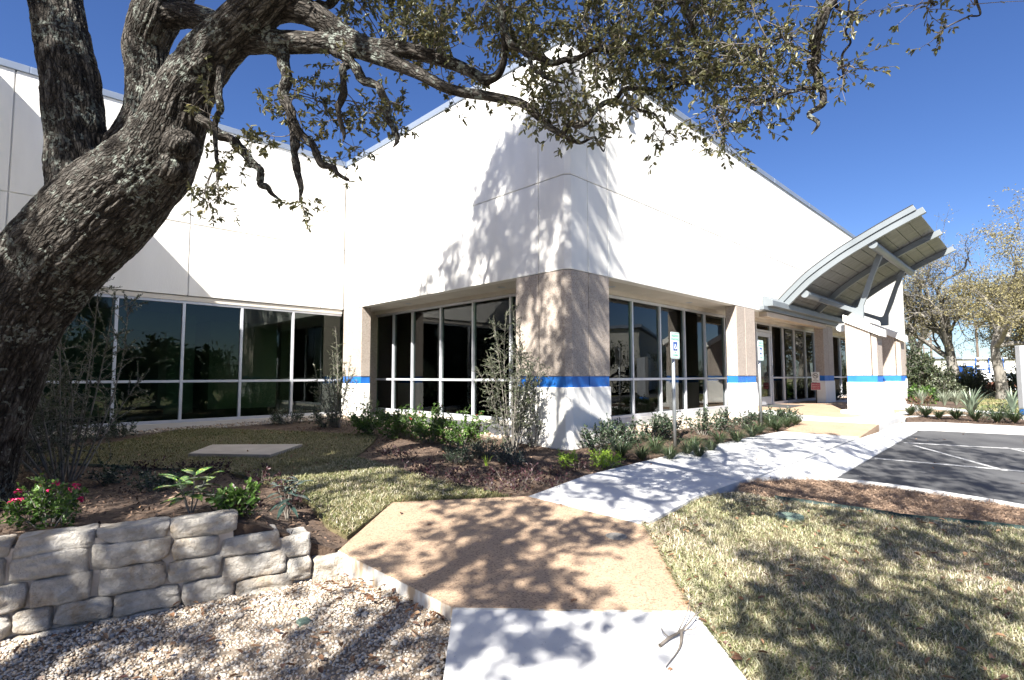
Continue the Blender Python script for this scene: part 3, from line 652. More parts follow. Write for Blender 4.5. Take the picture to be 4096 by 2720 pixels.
for (xa, xb) in ((9.512, 12.412), (12.418, 15.308)):
    for k in range(nst):
        s0, s1 = arc[-1]*k/nst, arc[-1]*(k+1)/nst; P, Q = cut(s0+.006, s1-.006)
        MB().prism(shell(P, Q, .002, .035), 'x', xa, xb).obj('deck_panel', 'deck', C)
P, Q = cut(0, arc[-1])
MB().prism(shell(mid, nr, .045, .135), 'x', 9.515, 15.305).obj('roof_sheet', 'steel', C)
MB().prism(shell(mid, nr, .0, .14), 'x', 9.46, 9.497).obj('fascia', 'steel', C, .004)
MB().prism(shell(mid, nr, .0, .14), 'x', 15.313, 15.35).obj('fascia', 'steel', C, .004)
MB().prism(shell(mid, nr, .142, .158), 'x', 9.45, 15.36).obj('drip_edge', 'dark', C)
for (y, z) in ((-2.38, 4.356), (-.72, 3.24)):
    MB().tube([(9.58, y, z), (15.0, y, z)], [.105, .105], 24).obj('tube', 'steel', C, smooth=False)
SO = [(-1.66, 2.56), (-1.865, 2.56), (-1.878, 2.9), (-2.03, 3.30), (-2.16, 3.72), (-2.40, 4.30), (-2.24, 4.30), (-1.947, 3.462), (-1.78, 2.97), (-1.74, 2.87), (-1.69, 2.845), (-1.62, 2.865), (-1.08, 3.105), (-.72, 3.28), (-.72, 3.16), (-1.05, 3.0), (-1.58, 2.745), (-1.645, 2.70), (-1.66, 2.65)]
for x in (10.70, 13.95):
    MB().prism(SO, 'x', x, x+.10).obj('strut', 'steel', C, .004)
lg = MB().prism([(-.30, 2.83), (-.03, 2.83), (-.03, 3.10), (-.10, 3.12), (-.30, 2.98)], 'x', 8.30, 15.4).obj('ledger_beam', 'steel', C, .006)
MB().prism([(-.16, 2.72), (-.035, 2.72), (-.035, 2.826), (-.16, 2.826)], 'x', 8.05, 15.2).obj('ledger_beam', 'steel', C, .004)
# piers
def pier(xc, label):
    x0, x1, y0, y1 = xc-.35, xc+.35, -2.20, -1.47; zg = plane(xc, -1.8)
    T = thing('canopy_pier', label, 'pier', (xc, (y0+y1)/2, zg), 'piers under the canopy struts')
    sl = lambda y, o: 2.13+(y+2.06)*.52+o
    s = MB(); s.prism([(y0+.14, ZS1+.01), (y1, ZS1+.01), (y1, sl(y1, -.005)), (y0+.14, sl(y0+.14, -.005))], 'x', x0, x1); s.obj('shaft', 'agg', T, .01)
    e = MB(); e.prism([(y0, ZS1+.01), (y0+.125, ZS1+.01), (y0+.125, sl(y0+.125, -.03)), (y0, sl(y0, -.03))], 'x', x0+.03, x1-.03); e.obj('end_panel', 'agg', T, .01)
    MB().prism([(y0+.012, ZS0-.01), (y1-.012, ZS0-.01), (y1-.012, ZS1+.012), (y0+.012, ZS1+.012)], 'x', x0+.012, x1-.012).obj('stripe', 'blue', T)
    MB().box(x0-.01, x1+.01, y0-.01, y1+.01, zg-.2, ZS0-.008).obj('base', 'white', T, .012)
    MB().prism([(y0-.10, sl(y0-.10, 0)), (y1+.03, sl(y1+.03, 0)), (y1+.03, sl(y1+.03, .20)), (y0-.10, sl(y0-.10, .20))], 'x', x0-.05, x1+.05).obj('cap', 'white', T, .01)
    MB().box(x0-.15, x1+.15, y0-.18, y1+.16, zg-.2, zg+.13).obj('plinth', 'white', T, .03)
    w = MB().prism([(y1+.005, 2.20), (y1+.20, 2.20), (y1+.27, 2.25), (y1+.28, 2.33), (y1+.22, 2.39), (y1+.005, 2.39)], 'x', xc-.10, xc+.10).obj('wall_light', 'lightgrey', T, .01)
    MB().tube([(xc-.102, y1+.20, 2.30), (xc-.115, y1+.20, 2.30)], [.03, .03], 14).obj('cap_screw', 'galv', w)
    return T
pier(10.75, 'nearer concrete pier with sloped cap carrying the canopy strut'); pier(14.0, 'farther concrete pier with sloped cap, partly behind the nearer one')

patch('rear_lawn', [(-60, -14.02), (1.7, -14.02), (1.7, -16.02), (13.2, -16.02), (60, -24.02), (60, -70), (-60, -70)], lambda x, y: -1.0, 'fargrass', 4.0)
# ================================================================== STONE WALL
WA = np.array([-6.58, -1.13]); wd_ = np.array([.9736, -.2282]); wn_ = np.array([.2282, .9736])
SW = thing('stone_wall', 'low retaining wall of rough pale limestone blocks above the gravel', 'stone wall', (-5.6, -1.3, -.62))
ROWS = [[(-1.0, -.42, -.12, -.03), (-.41, .012, -.118, -.022), (.027, .413, -.118, -.018), (.425, .797, -.118, -.02), (.809, 1.206, -.14, -.02)],
        [(-1.0, -.55, -.262, -.125), (-.54, -.005, -.262, -.12), (.012, .382, -.259, -.112), (.396, .811, -.254, -.112), (.825, 1.088, -.274, -.148), (1.105, 1.487, -.305, -.185), (1.50, 1.70, -.375, -.24)],
        [(-.9, -.40, -.42, -.27), (-.39, .100, -.424, -.268), (.115, .403, -.419, -.264), (.445, .788, -.419, -.262), (.808, 1.112, -.415, -.282), (1.125, 1.532, -.470, -.318), (1.547, 1.708, -.55, -.39), (1.724, 1.985, -.62, -.425)],
        [(-.8, -.38, -.565, -.43), (-.37, .035, -.565, -.43), (.048, .226, -.559, -.428), (.238, .512, -.552, -.427), (.530, .876, -.561, -.428), (.896, 1.201, -.581, -.438), (1.215, 1.585, -.62, -.482)],
        [(-.5, .02, -.70, -.575), (.035, .42, -.70, -.572), (.44, .86, -.71, -.57), (.88, 1.3, -.72, -.59)]]
def stone_block(s0, s1, z0, z1, dep, k, out=0.0):
    bm = bmesh.new(); bmesh.ops.create_cube(bm, size=2.0); bmesh.ops.subdivide_edges(bm, edges=bm.edges[:], cuts=13, use_grid_fill=True)
    V = np.array([v.co for v in bm.verts]); Fq = np.array([[v.index for v in f.verts] for f in bm.faces]); bm.free()
    hs, hz, hd = (s1-s0)/2+.004, (z1-z0)/2+.004, dep/2
    r = (np.abs(V)**14).sum(1, keepdims=True)**(1/14); U = V/np.maximum(r, 1e-6)
    # skewed corners and chiselled face
    g2 = np.random.default_rng(k); tw = g2.uniform(-.10, .10, 6)
    X = U[:, 0]*hs*(1+tw[0]*U[:, 2]*.5); Z = U[:, 2]*hz*(1+tw[1]*U[:, 0])+tw[2]*.10*hz*U[:, 0]; Y = U[:, 1]*hd
    Q = np.stack([X, Y, Z], 1)+k*3.1
    dsp = (np.abs(fbm(Q*np.array([6, 8, 15]), 4)-.47)-.10)*.09+(fbm(Q*np.array([20, 26, 40]), 4)-.45)*.030
    nrm = unit(V*np.array([1/hs, 1/hd, 1/hz])); front = np.clip(-V[:, 1], 0, 1)
    X += nrm[:, 0]*dsp*.6; Z += nrm[:, 2]*dsp*.55; Y += nrm[:, 1]*dsp-front*.007*(1-V[:, 0]**2)*(1-V[:, 2]**2)
    P3_ = np.stack([X, Y, Z], 1)                      # crisp breaks: shave with random planes
    for _ in range(11):
        nn_ = unit(np.array([g2.normal(0, 1.0), -abs(g2.normal(.9, .6)), g2.normal(0, 1.0)])); sup = (P3_@nn_).max(); dd_ = sup-g2.uniform(.003, .013); ov = np.maximum(P3_@nn_-dd_, 0); P3_ = P3_-np.outer(ov, nn_)
    X, Y, Z = P3_.T
    sc = (s0+s1)/2; zc = (z0+z1)/2; yc = dep/2-out
    P = np.zeros((len(V), 3)); P[:, :2] = WA+np.outer(sc+X, wd_)+np.outer(yc+Y, wn_); P[:, 2] = zc+Z
    return P, Fq
k = 0
for ri, row in enumerate(ROWS):
    for q in row:
        k += 1; P, Fq = stone_block(*q, (.19 if ri == 0 else .23)+.04*rnd.random(), k, out=.012*rnd.random()+(.012 if ri > 1 else 0)-.012*(ri == 0)); put('stone', P, Fq, 'stone', SW, False)
mo = MB(); ol = [(-1.4, -.80), (2.0, -.80), (1.93, -.52), (1.70, -.50), (1.68, -.29), (1.50, -.24), (1.19, -.22), (1.18, -.065), (-1.4, -.065)]
P0 = [(*(WA+wd_*s+wn_*.032), z) for s, z in ol]; P1 = [(*(WA+wd_*s+wn_*.24), z) for s, z in ol]; n = len(ol)
mo.poly(P0+P1, [list(range(n)), list(range(n, 2*n))[::-1]]+[(i, i+n, (i+1) % n+n, (i+1) % n) for i in range(n)]); mo.obj('mortar', 'mortar', SW)

# ================================================================== SIGNS
def parking_sign(x, y, ztop, label, van):
    zb = plane(x, y)-.1; T = thing('parking_sign', label, 'sign', (x, y, plane(x, y)), 'accessible parking signs in the bed')
    MB().tube([(x, y, zb), (x, y, ztop-.03)], [.030, .030], 14).obj('post', 'galv', T, smooth=True)
    w, h = .1525, .2285; zc = ztop-h; yf = y-.045; r = .03
    ol = [(x+sx*(w-r)+r*math.cos(a), zc+sz*(h-r)+r*math.sin(a)) for sx, sz, a0 in ((1, 1, 0), (-1, 1, 90), (-1, -1, 180), (1, -1, 270)) for a in [math.radians(a0+d) for d in (0, 30, 60, 90)]]
    pl_ = MB().prism(ol, 'y', yf, yf+.004).obj('plate', 'signwhite', T)
    br = MB()
    for q in ((x-w+.012, x+w-.012, zc+h-.020, zc+h-.012), (x-w+.012, x+w-.012, zc-h+.012, zc-h+.020), (x-w+.012, x-w+.019, zc-h+.021, zc+h-.021), (x+w-.019, x+w-.012, zc-h+.021, zc+h-.021)): br.box(q[0], q[1], yf-.002, yf-.0005, q[2], q[3])
    br.obj('border', 'signgreen', pl_)
    text('lettering', 'RESERVED', .052, 'signgreen', pl_, (x, yf-.001, zc+.165), (1, 0, 0), (0, 0, 1)); text('lettering', 'PARKING', .060, 'signgreen', pl_, (x, yf-.001, zc+.105), (1, 0, 0), (0, 0, 1))
    sq = MB().box(x-.068, x+.068, yf-.003, yf-.0005, zc-.085, zc+.062).obj('symbol_panel', 'signblue', pl_)
    s = MB(); q = lambda a, b: (x+a, yf-.005, zc-.012+b)
    s.tube([q(-.012, .050), q(-.012, .0501), q(-.012, .0502)], [.009, .010, .009], 10)
    s.tube([q(-.012, .036), q(-.010, .006), q(.018, .004), q(.032, -.034), q(.042, -.032)], [.006]*5, 6)
    s.tube([q(-.010, .022), q(.014, .020)], [.005]*2, 6)
    s.tube([q(-.004+.030*math.cos(a), -.024+.030*math.sin(a)) for a in np.radians(np.linspace(125, 340, 12))], [.005]*12, 6)
    s.obj('wheelchair_symbol', 'signwhite', sq, kind='stuff')
    if van: text('lettering', 'VAN', .034, 'signgreen', pl_, (x, yf-.001, zc-.118), (1, 0, 0), (0, 0, 1))
    text('lettering', 'ACCESSIBLE', .036, 'signgreen', pl_, (x, yf-.001, zc-.165), (1, 0, 0), (0, 0, 1))
    bo = MB()
    for dz in (h-.03, -h+.03): bo.tube([(x, yf-.006, zc+dz), (x, yf, zc+dz)], [.006, .006], 8)
    bo.obj('bolt', 'galv', pl_, kind='stuff')
parking_sign(1.665, -.93, 1.692, 'reserved accessible parking sign on galvanised post nearer the corner column', True)
parking_sign(5.585, -.90, 1.735, 'reserved accessible parking sign on galvanised post nearer the entrance', False)
x, y = 13.42, .16
T = thing('smoking_sign', 'white no smoking plate above a red plate on a thin post by the door', 'sign', (x, y, -.02))
MB().tube([(x, y, -.1), (x, y, .98)], [.018, .018], 10).obj('post', 'dark', T, smooth=True)
p1 = MB().box(x-.026, x-.02, y-.12, y+.12, .72, 1.06).obj('plate', 'signwhite', T, .002)
p2 = MB().box(x-.028, x-.022, y-.15, y+.15, .45, .70).obj('red_plate', 'signwhite', T, .002)
MB().box(x-.031, x-.0285, y-.138, y+.138, .462, .688).obj('red_panel', 'signred', p2)
a = np.linspace(0, 2*np.pi, 24); MB().tube([(x-.029, y+.078*math.cos(t), .935+.078*math.sin(t)) for t in a], [.009]*24, 6, False).obj('ring', 'signblack', p1)
MB().tube([(x-.029, y+.052, .985), (x-.029, y-.052, .885)], [.008, .008], 6).obj('slash', 'signblack', p1)
MB().box(x-.031, x-.0265, y-.05, y+.05, .925, .943).obj('cigarette', 'signblack', p1)
text('lettering', 'NO', .045, 'signblack', p1, (x-.0275, y, .815), (0, -1, 0), (0, 0, 1)); text('lettering', 'SMOKING', .042, 'signblack', p1, (x-.0275, y, .765), (0, -1, 0), (0, 0, 1))
for i, s_ in enumerate(('SMOKING IN', 'DESIGNATED', 'AREAS ONLY')): text('lettering', s_, .042, 'signwhite', p2, (x-.0325, y, .635-.06*i), (0, -1, 0), (0, 0, 1))
mp = at(2358, 900, 14.5)
T = thing('monument_sign', 'plain grey monument slab with blue foot at the right edge', 'monument sign', (float(mp[0]), float(mp[1]), plane(mp[0], mp[1])))
ux, uy = _R0[0], _R0[1]; fx, fy = -uy, ux
def mon(w0, w1, t0, t1, z0, z1):
    c = [(mp[0]+ux*w+fx*t, mp[1]+uy*w+fy*t) for w, t in ((w0, t0), (w1, t0), (w1, t1), (w0, t1))]; return MB().prism(c, 'z', z0, z1)
mon(0, 1.6, 0, .16, .015, 1.76).obj('slab', 'signgrey', T, .02); mon(.01, 1.57, .01, .15, -.13, .01).obj('stripe', 'blue', T); mon(-.0, 1.6, .0, .16, -.6, -.135).obj('foot', 'white', T, .01)

MT['coverm'] = mat('worn_cover', (.20, .19, .17), (.28, .26, .23), 30, .7)
# ================================================================== COVERS, PAD, EDGING, TWIGS
def disc(name, label, x, y, r, z, m, cat, rim=None):
    T = thing(name, label, cat, (x, y, z)); a = np.linspace(0, 2*np.pi, 28, endpoint=False)
    MB().prism([(x+r*math.cos(t), y+r*math.sin(t)) for t in a], 'z', z-.03, z+.004).obj('lid', m, T, .002)
    b = MB()
    for i in range(-4, 5):
        h = math.sqrt(max(0, .8*r*r-(i*r/5)**2)); b.box(x-h, x+h, y+i*r/5-.003, y+i*r/5+.003, z+.0045, z+.0075)
    b.obj('grip_ribs', m, T, kind='stuff'); return T
disc('utility_cover', 'round ribbed metal cover set in the tan slab', -2.76, -2.755, .092, plane(-2.76, -2.755)+.032, 'coverm', 'cover')
disc('valve_cover', 'oval green plastic lid sunk in the front lawn', -.88, -3.55, .13, plane(-.88, -3.55)+.02, 'greenlid', 'cover')
p = GX(700, 1437, gravz); T = thing('gravel_cover', 'small green square lid lying in the gravel', 'cover', (p[0], p[1], gravz(*p)))
MB().box(p[0]-.035, p[0]+.035, p[1]-.03, p[1]+.03, gravz(*p)-.02, gravz(*p)+.022).obj('lid', 'greenlid', T, .004)
bb = MB()
for i in range(-2, 3): bb.box(p[0]-.028, p[0]+.028, p[1]+i*.011-.002, p[1]+i*.011+.002, gravz(*p)+.0225, gravz(*p)+.026)
bb.obj('grip_ribs', 'greenlid', T, kind='stuff')
PADP = [(-4.52, 3.60), (-4.02, 4.28), (-2.95, 3.27), (-3.70, 2.62)]
o = patch('concrete_pad', PADP, lambda x, y: grd(x, y)+.075, 'pad', .4, .12, kind=None); tag(o, 'square flat concrete pad in the shaded courtyard lawn', 'pad')
def edging(name, label, pts, h=.035):
    P = smooth_path(np.array([(a, b, 0) for a, b in pts]), 6)[:, :2]; V = []
    T2 = unit(np.gradient(P, axis=0)); Nn = np.stack([-T2[:, 1], T2[:, 0]], 1)
    for i in range(len(P)):
        z = grd(*P[i]) if P[i][1] > -2 else plane(*P[i])
        for s, dz in ((-.006, -.1), (-.006, h), (.006, h), (.006, -.1)): V.append((*(P[i]+Nn[i]*s), z+dz))
    Fq = [[i*4+j, i*4+j+1, i*4+5+j, i*4+4+j] for i in range(len(P)-1) for j in range(3)]
    o = add(name, np_mesh(name, V, np.array(Fq)), 'edging'); tag(o, label, 'edging')
edging('lawn_edging', 'green metal edging between the sunny lawn and the corner bed', EDGE_C)
edging('lawn_edging', 'dark metal edging between courtyard lawn and the bed behind the stone wall', EDGE_L)
edging('lawn_edging', 'dark metal edging between front lawn and reddish mulch strip', [(-.27, -3.2), (.02, -4.1), (.1, -4.4), (.55, -5.2), (.72, -6.2), (1.1, -12)])
# fallen branch on the walkway
zb = lambda x, y: plane(x, y)+.04
def gp(u, v, h=0.0): q = G(u, v, pl(.03)); return (q[0], q[1], q[2]+h)
T = thing('fallen_branch', 'bare forked twig lying on the pale walkway', 'twig', tuple(map(float, gp(1565, 1475))))
ml = [[(1521, 1493, .01), (1545, 1478, .02), (1572, 1466, .03), (1600, 1442, .05), (1612, 1418, .06)], [(1572, 1466, .03), (1570, 1490, .015), (1560, 1510, .01), (1535, 1542, .008)], [(1572, 1466, .03), (1600, 1475, .06), (1618, 1470, .09)], [(1560, 1473, .02), (1585, 1440, .07), (1592, 1415, .10)], [(1545, 1480, .02), (1530, 1470, .03), (1522, 1460, .05)], [(1600, 1442, .05), (1622, 1436, .08)]]
for i, L in enumerate(ml):
    P = smooth_path(np.array([gp(*q) for q in L]), 5); r = np.linspace(.010 if i < 2 else .004, .002, len(P)); V, Fq, _ = tube_np([(P, r)], 6); put('stem' if i < 2 else 'twig', V, Fq, 'twig', T, True)

# ================================================================== LOOSE GROUND COVER
ICO = None
def ico(sub):
    bm = bmesh.new(); bmesh.ops.create_icosphere(bm, subdivisions=sub, radius=1.0); V = np.array([v.co for v in bm.verts]); Fq = np.array([[v.index for v in f.verts] for f in bm.faces]); bm.free(); return V, Fq
def pebbles(name, label, poly, n, seed, zf, size, sub=2, m='pebble', lift=.3, weight=None):
    g2 = np.random.default_rng(seed); x, y = scatter(poly, n, seed, weight); z = fv(zf, x, y); n = len(x); V0, F0 = ico(sub)
    s = size*np.exp(g2.normal(0, .32, n)); sc = np.stack([s*g2.uniform(.8, 1.35, n), s*g2.uniform(.7, 1.0, n), s*g2.uniform(.45, .75, n)], 1)
    A = g2.uniform(0, 2*np.pi, n); t = g2.normal(0, .3, n); V = V0[None]*sc[:, None]*(1+.35*(g2.random((n, len(V0), 1))-.5)*(1 if sub > 1 else .6))
    ct, st = np.cos(t)[:, None], np.sin(t)[:, None]; X, Z = V[..., 0]*ct-V[..., 2]*st, V[..., 0]*st+V[..., 2]*ct; Y = V[..., 1]
    ca, sa = np.cos(A)[:, None], np.sin(A)[:, None]
    P = np.stack([X*ca-Y*sa+x[:, None], X*sa+Y*ca+y[:, None], Z+(z+s*lift*g2.uniform(.2, 2.0, n))[:, None]], -1).reshape(-1, 3)
    Fq = (F0[None]+(np.arange(n)*len(V0))[:, None, None]).reshape(-1, 3)
    o = put(name, P, Fq, m, None, True); tag(o, label, kind='stuff'); return o
pebbles('gravel', 'loose pale river gravel in front of the stone wall', [(-6.85, -1.02), (-4.66, -1.56), (-4.585, -2.82), (-5.25, -3.62), (-7.1, -2.4)], 21000, 11, gravz, .0080, 1)
pebbles('gravel', 'tan gravel strip below the shaded windows', STRIP_L, 2200, 12, lambda x, y: grd(x, y)+.02, .018, 1)
pebbles('gravel', 'white gravel strip below the windows right of the corner', STRIP_R, 1300, 13, lambda x, y: grd(x, y)+.02, .028, 1)
pebbles('gravel', 'white gravel strip below the windows left of the corner', STRIP_A, 1300, 14, lambda x, y: grd(x, y)+.02, .028, 1)
def chips(name, label, poly, n, seed, zf, L, Wd, m, weight=None, holes=()):
    g2 = np.random.default_rng(seed); x, y = scatter(poly, n, seed, weight, holes); n = len(x); z = fv(zf, x, y)+g2.uniform(.004, .028, n)
    D = np.stack([g2.normal(0, 1, n), g2.normal(0, 1, n), g2.normal(0, .28, n)], 1); Nn = np.stack([g2.normal(0, .35, n), g2.normal(0, .35, n), np.ones(n)], 1)
    V, Fq = leaves_np(np.stack([x, y, z], 1), D, Nn, L*g2.uniform(.5, 1.6, n), Wd*g2.uniform(.5, 1.5, n), .1, .05)
    o = put(name, V, Fq, m, None); tag(o, label, kind='stuff'); return o
chips('mulch', 'dark bark mulch over the planting beds', SOIL, 26000, 21, grd, .034, .012, 'mulchchip', lambda x, y: np.where((x > -7.2) & (y < 6) & (x < 8), 1.0, .1), [LAWN_C])
chips('mulch', 'reddish shredded mulch beside the parking kerb', [p for p in REDM if p[1] > -7]+[], 22000, 22, pl(-.005), .026, .0065, 'redchip')
chips('mulch', 'brown mulch in the kerbed island', ISL, 3500, 23, pl(.035), .045, .016, 'mulchchip')
def lawn(name, label, poly, n, seed, zf, L, Wd, m, weight=None, holes=()):
    g2 = np.random.default_rng(seed); x, y = scatter(poly, n, seed, weight, holes); n = len(x); z = fv(zf, x, y)
    A = g2.uniform(0, 2*np.pi, n); ln = L*g2.uniform(.45, 1.35, n); cl = fbm(np.stack([x*2.5, y*2.5, 0*x], 1), 3); ln *= .6+.9*cl
    lean = g2.uniform(.25, 1.25, n); D = np.stack([np.cos(A)*np.sin(lean), np.sin(A)*np.sin(lean), np.cos(lean)], 1)
    S = np.stack([-np.sin(A), np.cos(A), 0*A], 1); P = np.stack([x, y, z-.005], 1); w = (Wd*g2.uniform(.6, 1.3, n))[:, None]/2
    B2 = np.stack([np.cos(A), np.sin(A), -.25+0*A], 1); Mq = P+D*ln[:, None]*.55; Tp = Mq+(D*.6+B2*.55)*ln[:, None]*.55; Tp[:, 2] = np.maximum(Tp[:, 2], z+.004)
    V = np.stack([P-S*w, P+S*w, Mq+S*w*.8, Mq-S*w*.8, Tp], 1).reshape(-1, 3); b = (np.arange(n)*5)[:, None]
    o = put(name, V, [b+np.array([[0, 1, 2, 3]]), b+np.array([[3, 2, 4]])], m, None); tag(o, label, kind='stuff'); return o
def nearw(x, y): d = np.hypot(x-CAM[0], y-CAM[1]); return np.clip(3.3/np.maximum(d, 3.3), .25, 1)**1.2*((x-CAM[0])*_F[0]+(y-CAM[1])*_F[1] > 1.7)
LAWN_V = [(-2.29, -2.77), (-2.74, -3.17), (-3.49, -3.85), (-3.9, -4.32), (-4.9, -5.4), (-2.2, -9), (1.0, -9), (.70, -6.2), (.53, -5.2), (.08, -4.4), (-.29, -3.2), (-.32, -2.82), (-.6, -2.69), (-1.0, -2.64)]
lawn('grass', 'dormant straw coloured grass of the front lawn', LAWN_V, 175000, 31, pl(.005), .043, .0052, 'grass', nearw)
fringe = [(-2.25, -2.70), (-2.70, -3.12), (-3.45, -3.80), (-3.86, -4.26), (-3.95, -4.34), (-3.5, -3.92), (-2.76, -3.24), (-2.34, -2.82)]
lawn('grass', 'ragged grass edge creeping over the tan slab and walkway', fringe, 7500, 32, pl(.026), .05, .0055, 'grass')
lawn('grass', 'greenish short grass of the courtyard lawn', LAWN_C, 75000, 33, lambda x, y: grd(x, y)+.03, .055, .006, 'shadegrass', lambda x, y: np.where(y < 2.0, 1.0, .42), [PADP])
lawn('grass', 'paler straw tips on the near courtyard lawn, sunlight put into the colour', [q for q in px([(600, 1112), (820, 1062), (925, 1092), (1091, 1132), (1125, 1148), (905, 1163), (800, 1243), (715, 1168)])], 20000, 34, lambda x, y: grd(x, y)+.03, .06, .006, 'grass')  # sun patch put into the colour: pale lawn blades laid over the darker ones
lawn('grass', 'green rough grass near the far trees', [(17, -3.5), (30, -2.5), (44, -1), (44, -12), (30, -9), (17, -8.5)], 16000, 35, ffar, .12, .02, 'shadegrass')
def litter(name, label, polys, seed):
    V = []; Fq = []; b = 0
    for poly, n, zf in polys:
        g2 = np.random.default_rng(seed+b); x, y = scatter(poly, n, seed+b); n = len(x); z = fv(zf, x, y)
        D = np.stack([g2.normal(0, 1, n), g2.normal(0, 1, n), g2.normal(.1, .25, n)], 1); Nn = np.stack([g2.normal(0, .4, n), g2.normal(0, .4, n), np.ones(n)], 1)
        v, f = leaves_np(np.stack([x, y, z], 1), D, Nn, .05*g2.uniform(.6, 1.4, n), .022*g2.uniform(.7, 1.4, n), .3, .2); V.append(v); Fq.append(f+b); b += len(v)
    o = put(name, np.concatenate(V), np.concatenate(Fq), 'dryleaf', None); tag(o, label, kind='stuff')
litter('fallen_leaves', 'scattered dry oak leaves on lawns, gravel and paving', [(LAWN_V, 420, pl(.035)), (LAWN_C, 160, lambda x, y: grd(x, y)+.05), (S1, 9, pl(.036)), ([(-3.5, -3.9), (-4.6, -2.9), (-6, -4.5), (-5, -5.5)], 5, pl(.034)), ([(-6.8, -1.1), (-4.66, -1.6), (-4.6, -2.82), (-5.2, -3.6)], 95, lambda x, y: gravz(x, y)+.03), ([(-5.0, -1.62), (-4.64, -1.6), (-4.62, -2.8), (-4.75, -2.75)], 60, lambda x, y: gravz(x, y)+.03), (fringe, 110, pl(.04)), (SOIL, 240, lambda x, y: grd(x, y)+.03), ([(0, -1.4), (5, -1.5), (5, -2.7), (0, -2.6)], 7, pl(.034)), (ASPH[:4]+[(6, -6), (1.9, -6)], 16, pl(-.105))], 77)
# ================================================================== PLANTS
def curve3(a, b, bend, n=6):
    a, b, bend = map(np.asarray, (a, b, bend)); t = np.linspace(0, 1, n)[:, None]; m = (a+b)/2+bend
    return (1-t)**2*a+2*t*(1-t)*m+t*t*b
def sprig_leaves(lines, per_m, L, Wd, g2, t0=.15, spread=1.0, upb=.3):
    P = []; D = []
    for Ln, r in lines:
        seg = np.linalg.norm(np.diff(Ln, axis=0), axis=1); tot = seg.sum(); n = max(1, int(tot*per_m)); s = np.concatenate([[0], np.cumsum(seg)])
        q = g2.uniform(t0, 1.0, n)*tot; q[0] = tot
        pos = np.stack([np.interp(q, s, Ln[:, k]) for k in range(3)], 1); tg = unit(np.stack([np.interp(q, s, np.gradient(Ln[:, k])) for k in range(3)], 1))
        P.append(pos); D.append(tg*.75+g2.normal(0, .6*spread, (n, 3))+np.array([0, 0, .15]))
    P = np.concatenate(P); D = np.concatenate(D); n = len(P)
    Nn = g2.normal(0, .6, (n, 3))+np.array([0, 0, upb+.5])
    return leaves_np(P, D, Nn, L*g2.uniform(.65, 1.25, n), Wd*g2.uniform(.7, 1.2, n))
def bush(name, label, cat, base, h, r, mleaf, seed, stems=8, subs=8, per_m=60, L=.03, Wd=.013, group=None, lean=(0, 0), flowers=None, low=.15, mstem='greystem', sub_len=.5, top=.75, sr=.008):
    g2 = np.random.default_rng(seed); T = thing(name, label, cat, tuple(map(float, base)), group); base = np.array(base, float); ml = []; sl = []  # noqa
    for i in range(stems):
        a = g2.uniform(0, 2*np.pi); rr = r*math.sqrt(g2.uniform(.02, 1))*(.35 if i < 2 and h > 1.6 else 1); hh = h*(g2.uniform(top-.25, 1.0) if i else 1.0)*(1-.45*(rr/r)**2)
        b0 = base+np.array([math.cos(a), math.sin(a), 0])*rr*.15+np.array([0, 0, -.03]); tip = base+np.array([math.cos(a)*rr+lean[0]*hh, math.sin(a)*rr+lean[1]*hh, hh])
        Ln = curve3(b0, tip, np.array([math.cos(a)*rr*.12, math.sin(a)*rr*.12, h*.08])+g2.normal(0, .04*h, 3), 8); ml.append((Ln, np.linspace(sr, sr*.25, 8)))
        for k in range(subs):
            t = g2.uniform(low, .97); p = np.array([np.interp(t*7, np.arange(8), Ln[:, j]) for j in range(3)]); d = unit(g2.normal(0, 1, 3)+np.array([math.cos(a)*.5, math.sin(a)*.5, .55])); ln = r*sub_len*g2.uniform(.5, 1.2)*(1.15-t*.6)
            sl.append((curve3(p, p+d*ln, g2.normal(0, .12*ln, 3)+np.array([0, 0, .1*ln]), 5), np.linspace(sr*.45, sr*.15, 5)))
    V, Fq, _ = tube_np(ml, 5); o = put('stems', V, Fq, mstem, T, True); o['kind'] = 'stuff'
    V2, F2, _ = tube_np(sl, 3); o = put('twigs', V2, F2, mstem, T, False); o['kind'] = 'stuff'
    V, Fq = sprig_leaves(sl+[(l[3:], q[3:]) for l, q in ml], per_m, L, Wd, g2); V[:, 2] = np.maximum(V[:, 2], base[2]+.005)
    o = put('foliage', V, Fq, mleaf, T); o['kind'] = 'stuff'
    if flowers:
        tips = np.array([l[-1] for l, q in sl]); sc_ = np.linalg.norm(tips[:, :2]-base[:2], axis=1)/r+(tips[:, 2]-base[2])/h+((CAM-tips)@np.array([_F[0], _F[1], 0]))*-.8; idx = g2.choice(np.argsort(sc_)[-max(flowers[1]*2, len(tips)//3):], flowers[1])
        for t in tips[idx]:
            P = np.repeat(t[None], 6, 0); V, Fq = leaves_np(P, g2.normal(0, 1, (6, 3))+np.array([0, 0, .4]), g2.normal(0, 1, (6, 3)), np.full(6, flowers[2]), np.full(6, flowers[2]*.8)); put('flower', V, Fq, flowers[0], T)
    return T
